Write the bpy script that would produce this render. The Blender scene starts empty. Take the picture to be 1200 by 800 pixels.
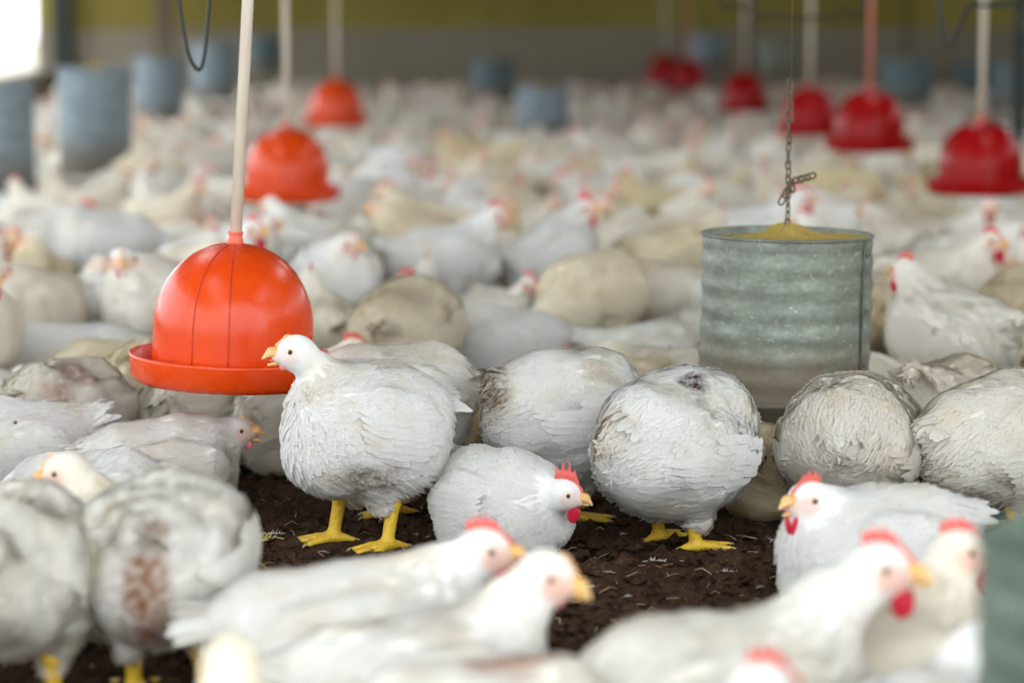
import bpy, bmesh, math, random
import numpy as np
from mathutils import Vector, Matrix

random.seed(7); RNG = np.random.default_rng(7)
SC = bpy.context.scene
COL = SC.collection

# ------------------------------------------------------------------ camera, sky, exposure
FPX, CAM_H, HORIZON = 3000.0, 1.0, 10.0
PITCH = math.atan((400 - HORIZON) / FPX)
cam_d = bpy.data.cameras.new('camera'); cam = bpy.data.objects.new('camera', cam_d); COL.objects.link(cam)
cam.location = (0, 0, CAM_H); cam.rotation_euler = (math.pi / 2 - PITCH, 0, 0)
cam_d.sensor_width = 36.0; cam_d.lens = FPX / 1200 * 36
cam_d.clip_start = 0.05; cam_d.clip_end = 300
cam_d.dof.use_dof = True; cam_d.dof.focus_distance = 4.78; cam_d.dof.aperture_fstop = 1.9
cam_d.dof.aperture_blades = 0
SC.camera = cam
world = bpy.data.worlds.new('sky'); SC.world = world; world.use_nodes = True
bg = world.node_tree.nodes['Background']
bg.inputs['Color'].default_value = (0.88, 0.94, 1.0, 1); bg.inputs['Strength'].default_value = 3.0
SC.view_settings.view_transform = 'Standard'; SC.view_settings.look = 'None'
SC.view_settings.gamma = 1.0; SC.view_settings.use_curve_mapping = False
SC.view_settings.exposure = 0.36

CP, SP = math.cos(PITCH), math.sin(PITCH)
def ray(u, v):
    a = (u - 600) / FPX; b = -(v - 400) / FPX
    return Vector((a, CP + b * SP, -SP + b * CP))
def ground(u, v, z=0.0):
    d = ray(u, v); t = (z - CAM_H) / d.z
    return Vector((d.x * t, d.y * t, z))
def at_depth(u, v, y):
    d = ray(u, v); t = y / d.y
    return Vector((d.x * t, y, CAM_H + d.z * t))

# ------------------------------------------------------------------ materials
MATS = {}
def new_mat(name, color=(1, 1, 1), rough=0.6, metal=0.0, spec=0.5):
    m = bpy.data.materials.new(name); m.use_nodes = True; MATS[name] = m
    b = m.node_tree.nodes['Principled BSDF']
    b.inputs['Base Color'].default_value = (*color, 1); b.inputs['Roughness'].default_value = rough
    b.inputs['Metallic'].default_value = metal; b.inputs['Specular IOR Level'].default_value = spec
    return m
class NT:
    def __init__(s, m): s.t = m.node_tree; s.b = s.t.nodes['Principled BSDF']
    def n(s, kind, **kw):
        x = s.t.nodes.new(kind)
        for k, v in kw.items():
            if k in x.inputs.keys() if isinstance(k, str) else False: x.inputs[k].default_value = v
            else: setattr(x, k, v)
        return x
    def l(s, a, b): s.t.links.new(a, b)
    def coords(s, kind='Object'): return s.n('ShaderNodeTexCoord').outputs[kind]
    def noise(s, scale, detail=4, rough=0.55, vec=None):
        x = s.n('ShaderNodeTexNoise'); x.inputs['Scale'].default_value = scale
        x.inputs['Detail'].default_value = detail; x.inputs['Roughness'].default_value = rough
        s.l(vec if vec is not None else s.coords(), x.inputs['Vector']); return x.outputs['Fac']
    def ramp(s, fac, stops):
        x = s.n('ShaderNodeValToRGB'); e = x.color_ramp.elements
        while len(e) < len(stops): e.new(0.5)
        for i, (p, c) in enumerate(stops):
            e[i].position = p; e[i].color = (*c, 1) if len(c) == 3 else c
        s.l(fac, x.inputs['Fac']); return x.outputs['Color']
    def mix(s, fac, a, b, mode='MIX'):
        x = s.n('ShaderNodeMix', data_type='RGBA', blend_type=mode)
        for sock, v in ((x.inputs[0], fac), (x.inputs[6], a), (x.inputs[7], b)):
            if isinstance(v, (int, float)): sock.default_value = v
            elif isinstance(v, tuple): sock.default_value = (*v, 1)
            else: s.l(v, sock)
        return x.outputs[2]
    def math(s, op, a, b=0.0):
        x = s.n('ShaderNodeMath', operation=op)
        for sock, v in ((x.inputs[0], a), (x.inputs[1], b)):
            if isinstance(v, (int, float)): sock.default_value = v
            else: s.l(v, sock)
        return x.outputs[0]
    def bump(s, h, strength=0.4, dist=0.004):
        x = s.n('ShaderNodeBump'); x.inputs['Strength'].default_value = strength; x.inputs['Distance'].default_value = dist
        s.l(h, x.inputs['Height']); s.l(x.outputs[0], s.b.inputs['Normal'])

def feather_mat(name, bump_scale, trans=0.0):
    m = new_mat(name, rough=0.85, spec=0.15); k = NT(m)
    tone = k.n('ShaderNodeAttribute', attribute_type='OBJECT', attribute_name='tone').outputs['Fac']
    st = k.n('ShaderNodeAttribute', attribute_type='GEOMETRY', attribute_name='stain')
    geo = k.n('ShaderNodeNewGeometry')
    off = k.n('ShaderNodeVectorMath', operation='SCALE'); k.l(k.n('ShaderNodeObjectInfo').outputs['Location'], off.inputs[0]); off.inputs[3].default_value = 3.0
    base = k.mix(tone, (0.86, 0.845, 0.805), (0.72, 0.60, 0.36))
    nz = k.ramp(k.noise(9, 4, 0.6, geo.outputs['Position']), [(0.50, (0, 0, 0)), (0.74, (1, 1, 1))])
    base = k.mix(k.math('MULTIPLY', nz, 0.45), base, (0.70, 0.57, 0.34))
    fine = k.ramp(k.noise(55, 3, 0.6, geo.outputs['Position']), [(0.60, (0, 0, 0)), (0.78, (1, 1, 1))])
    base = k.mix(k.math('MULTIPLY', fine, 0.38), base, (0.48, 0.40, 0.31))
    brk = k.ramp(k.noise(70, 5, 0.7, geo.outputs['Position']), [(0.36, (0.25, 0.25, 0.25)), (0.58, (1, 1, 1))])
    base = k.mix(k.math('MULTIPLY', st.outputs['Alpha'], brk), base, st.outputs['Color'])
    fc = k.n('ShaderNodeAttribute', attribute_type='GEOMETRY', attribute_name='face').outputs['Fac']
    skin = k.mix(k.noise(160, 2), (0.74, 0.30, 0.21), (0.84, 0.50, 0.38))
    base = k.mix(fc, base, skin)
    k.l(base, k.b.inputs['Base Color'])
    tr = k.n('ShaderNodeBsdfTranslucent'); k.l(base, tr.inputs['Color'])
    ms = k.n('ShaderNodeMixShader'); ms.inputs[0].default_value = trans
    k.l(k.b.outputs[0], ms.inputs[1]); k.l(tr.outputs[0], ms.inputs[2])
    k.l(ms.outputs[0], k.t.nodes['Material Output'].inputs['Surface'])
    k.bump(k.noise(bump_scale, 3), 0.5, 0.003)
    return m
feather_mat('feathers', 110)
feather_mat('plume', 170, 0.30)
m = new_mat('comb_red', (0.62, 0.05, 0.045), 0.5); k = NT(m)
k.l(k.mix(k.noise(220, 2), (0.66, 0.06, 0.05), (0.76, 0.17, 0.13)), k.b.inputs['Base Color']); k.bump(k.noise(500, 2), 0.4, 0.001)
k.b.inputs['Subsurface Weight'].default_value = 0.0
m = new_mat('comb_pale', (0.80, 0.36, 0.18), 0.5); k = NT(m)
k.l(k.mix(k.noise(220, 2), (0.78, 0.36, 0.18), (0.82, 0.50, 0.24)), k.b.inputs['Base Color'])
m = new_mat('wattle_red', (0.60, 0.015, 0.045), 0.45)
m = new_mat('wattle_pink', (0.74, 0.25, 0.22), 0.5)
m = new_mat('beak', (0.78, 0.48, 0.14), 0.4); k = NT(m)
sep = k.n('ShaderNodeSeparateXYZ'); k.l(k.coords(), sep.inputs[0])
k.l(k.ramp(k.math('MULTIPLY', sep.outputs[0], 12.0), [(0.34, (0.76, 0.36, 0.05)), (0.76, (0.86, 0.56, 0.26))]), k.b.inputs['Base Color'])
m = new_mat('mouth', (0.62, 0.22, 0.22), 0.5)
m = new_mat('iris', (0.36, 0.20, 0.06), 0.2)
m = new_mat('pupil', (0.012, 0.010, 0.008), 0.08)
m = new_mat('leg_yellow', (0.86, 0.55, 0.04), 0.5); k = NT(m)
vo = k.n('ShaderNodeTexVoronoi'); vo.inputs['Scale'].default_value = 170; k.l(k.coords(), vo.inputs['Vector'])
c0 = k.mix(k.noise(60, 4), (0.86, 0.60, 0.05), (0.80, 0.46, 0.03))
k.l(k.mix(k.ramp(k.noise(45, 4), [(0.56, (0, 0, 0)), (0.75, (0.75, 0.75, 0.75))]), c0, (0.40, 0.24, 0.05)), k.b.inputs['Base Color'])
k.bump(vo.outputs['Distance'], 0.6, 0.002)
m = new_mat('claw', (0.45, 0.33, 0.16), 0.4)
def plastic(name, c1, c2):
    m = new_mat(name, c1, 0.27, spec=0.4); k = NT(m)
    k.l(k.mix(k.ramp(k.noise(7, 4), [(0.35, (0, 0, 0)), (0.7, (1, 1, 1))]), c1, c2), k.b.inputs['Base Color'])
    k.l(k.ramp(k.noise(24, 5), [(0.3, (0.20, 0.20, 0.20)), (0.7, (0.36, 0.36, 0.36))]), k.b.inputs['Roughness'])
    k.bump(k.noise(60, 2), 0.06, 0.002)
    return m
plastic('drinker_orange', (0.78, 0.072, 0.005), (0.70, 0.048, 0.004))
plastic('drinker_red', (0.38, 0.003, 0.005), (0.33, 0.003, 0.004)).node_tree.nodes['Principled BSDF'].inputs['Specular IOR Level'].default_value = 0.2
m = new_mat('seam_red', (0.50, 0.03, 0.008), 0.5)
m = new_mat('collar_red', (0.78, 0.16, 0.09), 0.4)
m = new_mat('pipe_cream', (0.78, 0.70, 0.55), 0.5); k = NT(m)
mp = k.n('ShaderNodeMapping'); mp.inputs['Scale'].default_value = (60, 60, 5); k.l(k.coords(), mp.inputs[0])
k.l(k.ramp(k.noise(1.0, 5, 0.6, mp.outputs[0]), [(0.3, (0.82, 0.76, 0.60)), (0.62, (0.76, 0.64, 0.52)), (0.8, (0.50, 0.38, 0.30))]), k.b.inputs['Base Color'])
m = new_mat('pipe_pink', (0.70, 0.22, 0.18), 0.5)
def galvanised(name, tint):
    m = new_mat(name, (0.5, 0.5, 0.5), 0.5, 0.3); k = NT(m)
    co = k.coords()
    mp = k.n('ShaderNodeMapping'); mp.inputs['Scale'].default_value = (14, 14, 40); k.l(co, mp.inputs[0])
    a = k.ramp(k.noise(1.0, 7, 0.7, mp.outputs[0]), [(0.30, tuple(0.62 * t for t in tint)), (0.55, tint), (0.75, tuple(min(1, 1.45 * t) for t in tint))])
    vo = k.n('ShaderNodeTexVoronoi'); vo.inputs['Scale'].default_value = 90; k.l(co, vo.inputs['Vector'])
    a = k.mix(0.30, a, k.ramp(vo.outputs['Distance'], [(0.0, (.75, .75, .75)), (.7, (.3, .3, .3))]), 'SOFT_LIGHT')
    sp = k.ramp(k.noise(70, 4, 0.7), [(0.62, (0, 0, 0)), (0.68, (1, 1, 1))])
    a = k.mix(k.math('MULTIPLY', sp, 0.45), a, (0.75, 0.75, 0.70))
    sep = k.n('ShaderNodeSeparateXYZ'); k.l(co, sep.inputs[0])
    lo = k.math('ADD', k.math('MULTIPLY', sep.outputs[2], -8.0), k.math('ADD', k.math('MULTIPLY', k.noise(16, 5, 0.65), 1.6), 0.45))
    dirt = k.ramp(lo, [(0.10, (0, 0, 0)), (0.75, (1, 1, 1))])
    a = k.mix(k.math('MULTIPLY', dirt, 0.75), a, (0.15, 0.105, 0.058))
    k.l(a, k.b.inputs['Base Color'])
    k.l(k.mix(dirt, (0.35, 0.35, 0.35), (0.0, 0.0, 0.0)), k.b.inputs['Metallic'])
    k.l(k.ramp(k.noise(30, 5), [(0.3, (0.48,) * 3), (0.7, (0.72,) * 3)]), k.b.inputs['Roughness'])
    k.bump(k.noise(120, 3), 0.25, 0.0015)
    return m
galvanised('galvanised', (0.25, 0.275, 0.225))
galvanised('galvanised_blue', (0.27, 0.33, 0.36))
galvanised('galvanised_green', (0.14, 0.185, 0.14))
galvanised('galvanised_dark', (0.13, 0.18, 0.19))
m = new_mat('feed', (0.62, 0.44, 0.10), 0.95, spec=0.1); k = NT(m)
k.l(k.mix(k.ramp(k.noise(320, 3, 0.7), [(0.35, (0, 0, 0)), (0.65, (1, 1, 1))]), (0.38, 0.26, 0.05), (0.72, 0.53, 0.16)), k.b.inputs['Base Color']); k.bump(k.noise(260, 3), 0.9, 0.005)
m = new_mat('chain_rust', (0.16, 0.12, 0.08), 0.65, 0.5); k = NT(m)
k.l(k.mix(k.noise(120, 4), (0.10, 0.08, 0.055), (0.26, 0.19, 0.12)), k.b.inputs['Base Color'])
m = new_mat('rivet', (0.16, 0.15, 0.14), 0.5, 0.6)
m = new_mat('hose_black', (0.02, 0.022, 0.014), 0.45)
m = new_mat('litter', (0.05, 0.03, 0.018), 0.95, spec=0.12); k = NT(m)
n1 = k.noise(26, 8, 0.72); n2 = k.noise(190, 5, 0.7)
c = k.mix(k.ramp(n1, [(0.32, (0, 0, 0)), (0.68, (1, 1, 1))]), (0.022, 0.012, 0.008), (0.105, 0.056, 0.032))
c = k.mix(k.ramp(n2, [(0.55, (0, 0, 0)), (0.72, (1, 1, 1))]), c, (0.22, 0.13, 0.08))
k.l(c, k.b.inputs['Base Color']); k.bump(n2, 0.9, 0.008)
m = new_mat('straw', (0.42, 0.30, 0.16), 0.9)
m = new_mat('straw_green', (0.50, 0.45, 0.16), 0.9)
m = new_mat('feather_loose', (0.62, 0.58, 0.56), 0.9)
m = new_mat('curb_concrete', (0.17, 0.145, 0.105), 0.95); k = NT(m)
k.l(k.mix(k.noise(0.9, 6, 0.6), (0.22, 0.185, 0.13), (0.36, 0.31, 0.23)), k.b.inputs['Base Color'])
m = new_mat('curtain_olive', (0.10, 0.085, 0.018), 0.9); k = NT(m)
k.l(k.mix(k.ramp(k.noise(0.5, 5, 0.6), [(0.3, (0, 0, 0)), (0.7, (1, 1, 1))]), (0.24, 0.18, 0.030), (0.36, 0.30, 0.07)), k.b.inputs['Base Color'])
m = new_mat('post_dark', (0.03, 0.035, 0.03), 0.8)
m = new_mat('post_wood', (0.16, 0.12, 0.08), 0.9)
m = new_mat('roof_sheet', (0.20, 0.17, 0.12), 0.7)
m = new_mat('pale_ground', (0.50, 0.46, 0.36), 0.95)  # outdoor ground, colour paled so it burns out bright through the left opening

# ------------------------------------------------------------------ object helpers
def tag(o, label=None, cat=None, group=None, kind=None):
    if label: o['label'] = label
    if cat: o['category'] = cat
    if group: o['group'] = group
    if kind: o['kind'] = kind
    return o
def obj(name, me, parent=None, mat=None, loc=None, rot=None, scale=None):
    if mat is not None and len(me.materials) == 0: me.materials.append(MATS[mat])
    o = bpy.data.objects.new(name, me); COL.objects.link(o)
    if parent: o.parent = parent
    if loc is not None: o.location = loc
    if rot is not None: o.rotation_euler = rot
    if scale is not None: o.scale = scale
    return o
def empty(name, loc=(0, 0, 0), rz=0.0, parent=None):
    o = bpy.data.objects.new(name, None); COL.objects.link(o); o.location = loc; o.rotation_euler = (0, 0, rz)
    o.empty_display_size = 0.05
    if parent: o.parent = parent
    return o
def pymesh(name, verts, faces, smooth=True, mats=(), midx=None):
    me = bpy.data.meshes.new(name)
    me.from_pydata([tuple(map(float, v)) for v in verts] if not isinstance(verts, np.ndarray) else verts.tolist(), [], faces if not isinstance(faces, np.ndarray) else faces.tolist())
    if smooth: me.polygons.foreach_set('use_smooth', np.ones(len(me.polygons), bool))
    for x in mats: me.materials.append(MATS[x])
    if midx is not None: me.polygons.foreach_set('material_index', np.asarray(midx, np.int32))
    me.update(); return me
def lathe(name, prof, n=64, closed=False, fn=None):
    """prof: list of (r, z). fn(theta, r, z)->(r,z) optional."""
    V, F = [], []
    for r, z in prof:
        for i in range(n):
            a = 2 * math.pi * i / n
            rr, zz = fn(a, r, z) if fn else (r, z)
            V.append((rr * math.cos(a), rr * math.sin(a), zz))
    m = len(prof)
    for j in range(m - 1 if not closed else m):
        j2 = (j + 1) % m
        for i in range(n):
            i2 = (i + 1) % n
            F.append((j * n + i, j * n + i2, j2 * n + i2, j2 * n + i))
    return pymesh(name, V, F)
def tube_arrays(pts, rad, n=8, closed=False):
    pts = [Vector(p) for p in pts]; m = len(pts)
    rad = rad if isinstance(rad, (list, tuple)) else [rad] * m
    V, F = [], []; up = None
    for i, p in enumerate(pts):
        if closed: t = pts[(i + 1) % m] - pts[i - 1]
        else: t = pts[min(i + 1, m - 1)] - pts[max(i - 1, 0)]
        t.normalize()
        if up is None: up = Vector((0, 0, 1)) if abs(t.z) < 0.9 else Vector((1, 0, 0))
        s = t.cross(up).normalized(); up = s.cross(t).normalized()
        for k_ in range(n):
            a = 2 * math.pi * k_ / n
            V.append(p + (s * math.cos(a) + up * math.sin(a)) * rad[i])
    for i in range(m if closed else m - 1):
        i2 = (i + 1) % m
        for k_ in range(n):
            k2 = (k_ + 1) % n
            F.append((i * n + k_, i * n + k2, i2 * n + k2, i2 * n + k_))
    if not closed:
        F.append(tuple(range(n))[::-1]); F.append(tuple((m - 1) * n + q for q in range(n)))
    return V, F
def tube(name, pts, rad, n=8, closed=False):
    V, F = tube_arrays(pts, rad, n, closed); return pymesh(name, V, F)
def box_mesh(name, x0, x1, y0, y1, z0, z1, bevel=0.0):
    bm = bmesh.new(); bmesh.ops.create_cube(bm, size=1)
    for v in bm.verts:
        v.co = Vector(((x0 + x1) / 2 + v.co.x * (x1 - x0), (y0 + y1) / 2 + v.co.y * (y1 - y0), (z0 + z1) / 2 + v.co.z * (z1 - z0)))
    if bevel: bmesh.ops.bevel(bm, geom=bm.edges[:], offset=bevel, segments=2, affect='EDGES')
    me = bpy.data.meshes.new(name); bm.to_mesh(me); bm.free(); return me

# ------------------------------------------------------------------ the house (long axis turned 3.8 degrees left of the view)
AX = math.radians(3.8)
HOUSE = Matrix.Rotation(AX, 4, 'Z')
def hp(x, y, z): return HOUSE @ Vector((x, y, z))
def house_box(name, x0, x1, y0, y1, z0, z1, mat, structure=True, parent=None):
    o = obj(name, box_mesh(name, x0, x1, y0, y1, z0, z1), parent, mat)
    if parent is None: o.matrix_world = HOUSE
    if structure: tag(o, kind='structure')
    return o
WL, WR, FAR, NEAR, ROOF = -2.8, 9.0, 25.6, -2.2, 3.1
ground_o = obj('ground_outside', box_mesh('ground_outside', -60, 60, -60, 90, -0.30, -0.10), None, 'pale_ground'); tag(ground_o, kind='structure')

def floor_mesh():
    # finely modelled litter where the camera sees the bare ground, coarse beyond
    xs = np.unique(np.concatenate([np.linspace(-14, -1.3, 30), np.linspace(-1.3, 1.4, 380), np.linspace(1.4, 14, 30)]))
    ys = np.unique(np.concatenate([np.linspace(-8, 3.2, 20), np.linspace(3.2, 5.7, 330), np.linspace(5.7, 33, 90)]))
    X, Y = np.meshgrid(xs, ys, indexing='ij')
    Z = np.zeros_like(X)
    r = np.random.default_rng(3)
    for sc, am in ((6, .006), (15, .006), (38, .004), (90, .0028), (190, .0018)):
        for q in range(6):
            a = r.uniform(0, 6.28); ph = r.uniform(0, 6.28); s_ = sc * r.uniform(.7, 1.4)
            wv = s_ * (X * math.cos(a) + Y * math.sin(a)) + 1.3 * np.sin(s_ * .6 * (X * math.sin(a) - Y * math.cos(a)) + ph)
            Z += am * .42 * np.sin(wv + ph)
    fade = np.clip((1.5 - np.abs(X)) / .2, 0, 1) * np.clip((5.8 - Y) / .4, 0, 1) * np.clip((Y - 3.0) / .3, 0, 1)
    Z = Z * fade - 0.006
    n, m_ = X.shape
    V = np.stack([X, Y, Z], -1).reshape(-1, 3)
    I = np.arange(n * m_).reshape(n, m_)
    F = np.stack([I[:-1, :-1], I[1:, :-1], I[1:, 1:], I[:-1, 1:]], -1).reshape(-1, 4)
    return pymesh('floor', V, F)
fl = obj('floor', floor_mesh(), None, 'litter'); tag(fl, kind='structure')

house_box('wall_back', WL - .2, WR + .2, FAR, FAR + .2, 0, 0.80, 'curb_concrete')
house_box('wall_back_curtain', WL - .2, WR + .2, FAR + .05, FAR + .12, 0.80, ROOF, 'curtain_olive')
house_box('wall_left', WL - .18, WL, NEAR, FAR, -0.1, 0.42, 'curb_concrete')
house_box('wall_right', WR, WR + .18, NEAR, FAR, -0.1, 0.30, 'curb_concrete')
for i in range(4):
    y = NEAR + .1 + i * 6.3
    for x, nm in ((WL - .09, 'trim_left'), (WR + .09, 'trim_right')):
        house_box('%s_%d' % (nm, i + 1), x - .07, x + .07, y - .07, y + .07, .42 if x < 0 else .30, ROOF, 'post_wood')
house_box('trim_corner', WL - .02, WL + .16, FAR - .18, FAR, 0, ROOF, 'post_dark')
# roof sheets with open skylights
SKY_X = [(-2.0, -1.1), (2.3, 3.3), (6.4, 7.2)]
SKY_Y = [(1.9 + 4.6 * q, 4.4 + 4.6 * q) for q in range(0, 3)]
edge, n_roof = WL - .5, 0
EAVE = 0.9       # unseen roof edge, set back so open sky lights the birds' fronts
for a, b in SKY_X + [(WR + .5, None)]:
    n_roof += 1; house_box('ceiling_%d' % n_roof, edge, a, EAVE, FAR + .3, ROOF, ROOF + .06, 'roof_sheet'); edge = b
for a, b in SKY_X:
    y = EAVE
    for y0, y1 in SKY_Y + [(FAR + .3, None)]:
        n_roof += 1; house_box('ceiling_%d' % n_roof, a, b, y, y0, ROOF, ROOF + .06, 'roof_sheet'); y = y1
house_box('wall_left_shade_panel', WL - .14, WL - .04, EAVE, FAR, 2.0, ROOF, 'post_wood')  # unseen panel added above the left openings to cut the ambient light
house_box('wall_right_shade_curtain', WR + .05, WR + .12, NEAR, FAR, .30, 2.2, 'curtain_olive')  # unseen curtain added to block side light and darken the right

# ------------------------------------------------------------------ SDF birds
def sm(a, b, k):
    h = np.clip(0.5 + 0.5 * (b - a) / k, 0, 1)
    return b * (1 - h) + a * h - k * h * (1 - h)
def sd_ell(p, c, r, R=None):
    q = p - np.asarray(c, np.float32)
    if R is not None: q = q @ R
    r = np.asarray(r, np.float32)
    a = q / r; k0 = np.sqrt((a * a).sum(-1)); a = a / r; k1 = np.sqrt((a * a).sum(-1)) + 1e-9
    return k0 * (k0 - 1) / k1
def sd_cone(p, a, b, ra, rb):
    a = np.asarray(a, np.float32); b = np.asarray(b, np.float32); ab = b - a
    q = p - a; t = np.clip((q @ ab) / float(ab @ ab), 0, 1)
    d = q - t[..., None] * ab
    return np.sqrt((d * d).sum(-1)) - (ra + (rb - ra) * t)
def rot_y(a):   # columns = images of axes; forward pitched up by a
    c, s = math.cos(a), math.sin(a)
    return np.array([[c, 0, -s], [0, 1, 0], [s, 0, c]], np.float32)
def head_rot(yaw, pitch, roll=0):
    return np.array((Matrix.Rotation(yaw, 3, 'Z') @ Matrix.Rotation(-pitch, 3, 'Y') @ Matrix.Rotation(roll, 3, 'X')), np.float32)

def surface_net(f, lo, hi, h, iters=2):
    lo = np.asarray(lo, np.float32); hi = np.asarray(hi, np.float32)
    n = np.ceil((hi - lo) / h).astype(int) + 1
    g = [lo[i] + h * np.arange(n[i], dtype=np.float32) for i in range(3)]
    P = np.stack(np.meshgrid(*g, indexing='ij'), -1)
    D = f(P.reshape(-1, 3)).reshape(n)
    S = D < 0
    c = np.zeros(n - 1, np.int8)
    for dx in (0, 1):
        for dy in (0, 1):
            for dz in (0, 1):
                c += S[dx:n[0] - 1 + dx, dy:n[1] - 1 + dy, dz:n[2] - 1 + dz]
    cell = (c > 0) & (c < 8)
    idx = -np.ones(n - 1, np.int64); ijk = np.argwhere(cell); idx[cell] = np.arange(len(ijk))
    # average of the edge crossings
    acc = np.zeros((len(ijk), 3), np.float32); cnt = np.zeros(len(ijk), np.float32)
    for ax in range(3):
        for da in (0, 1):
            for db in (0, 1):
                o0 = np.zeros(3, int); o0[(ax + 1) % 3] = da; o0[(ax + 2) % 3] = db
                o1 = o0.copy(); o1[ax] = 1
                a = ijk + o0; b = ijk + o1
                da_ = D[a[:, 0], a[:, 1], a[:, 2]]; db_ = D[b[:, 0], b[:, 1], b[:, 2]]
                cr = (da_ < 0) != (db_ < 0)
                t = np.where(cr, da_ / np.where(cr, da_ - db_, 1), 0)
                pt = a + (b - a) * t[:, None]
                acc[cr] += pt[cr]; cnt[cr] += 1
    V = lo + h * acc / cnt[:, None]
    F = []
    for ax in range(3):
        u, w = (ax + 1) % 3, (ax + 2) % 3
        A = S.take(range(0, n[ax] - 1), ax); B = S.take(range(1, n[ax]), ax)
        e = np.argwhere(A != B)
        e = e[(e[:, u] > 0) & (e[:, w] > 0) & (e[:, u] < n[u] - 1) & (e[:, w] < n[w] - 1)]
        du = np.zeros(3, int); du[u] = 1; dw = np.zeros(3, int); dw[w] = 1
        q = [idx[tuple((e - x).T)] for x in (du + dw, dw, np.zeros(3, int), du)]
        q = np.stack(q, -1)
        flip = ~A[tuple(e.T)]
        q[flip] = q[flip][:, ::-1]
        F.append(q)
    F = np.concatenate(F); F = F[(F >= 0).all(1)]
    for _ in range(iters):
        nn, d = grad(f, V); V = V - nn * np.clip(d, -h, h)[:, None]
    return V, F
def grad(f, p, e=0.0015):
    k = np.array([[1, -1, -1], [-1, -1, 1], [-1, 1, -1], [1, 1, 1]], np.float32)
    g = 0; d = 0
    for v in k:
        q = f(p + v * e); g = g + q[:, None] * v; d = d + q
    g /= np.linalg.norm(g, axis=1, keepdims=True) + 1e-9
    return g, d / 4

DEF = dict(sit=False, hc=None, pitch=None, head=None, hyaw=0.0, hpitch=0.0, fat=1.0, tail=0.5, drop=0.0,
           comb='s', wattle=0.5, open=False, neckback=0.0, long=1.0, stains=(), seed=1, fluff=1.0, blush=.72, nr=1.0)

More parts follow.
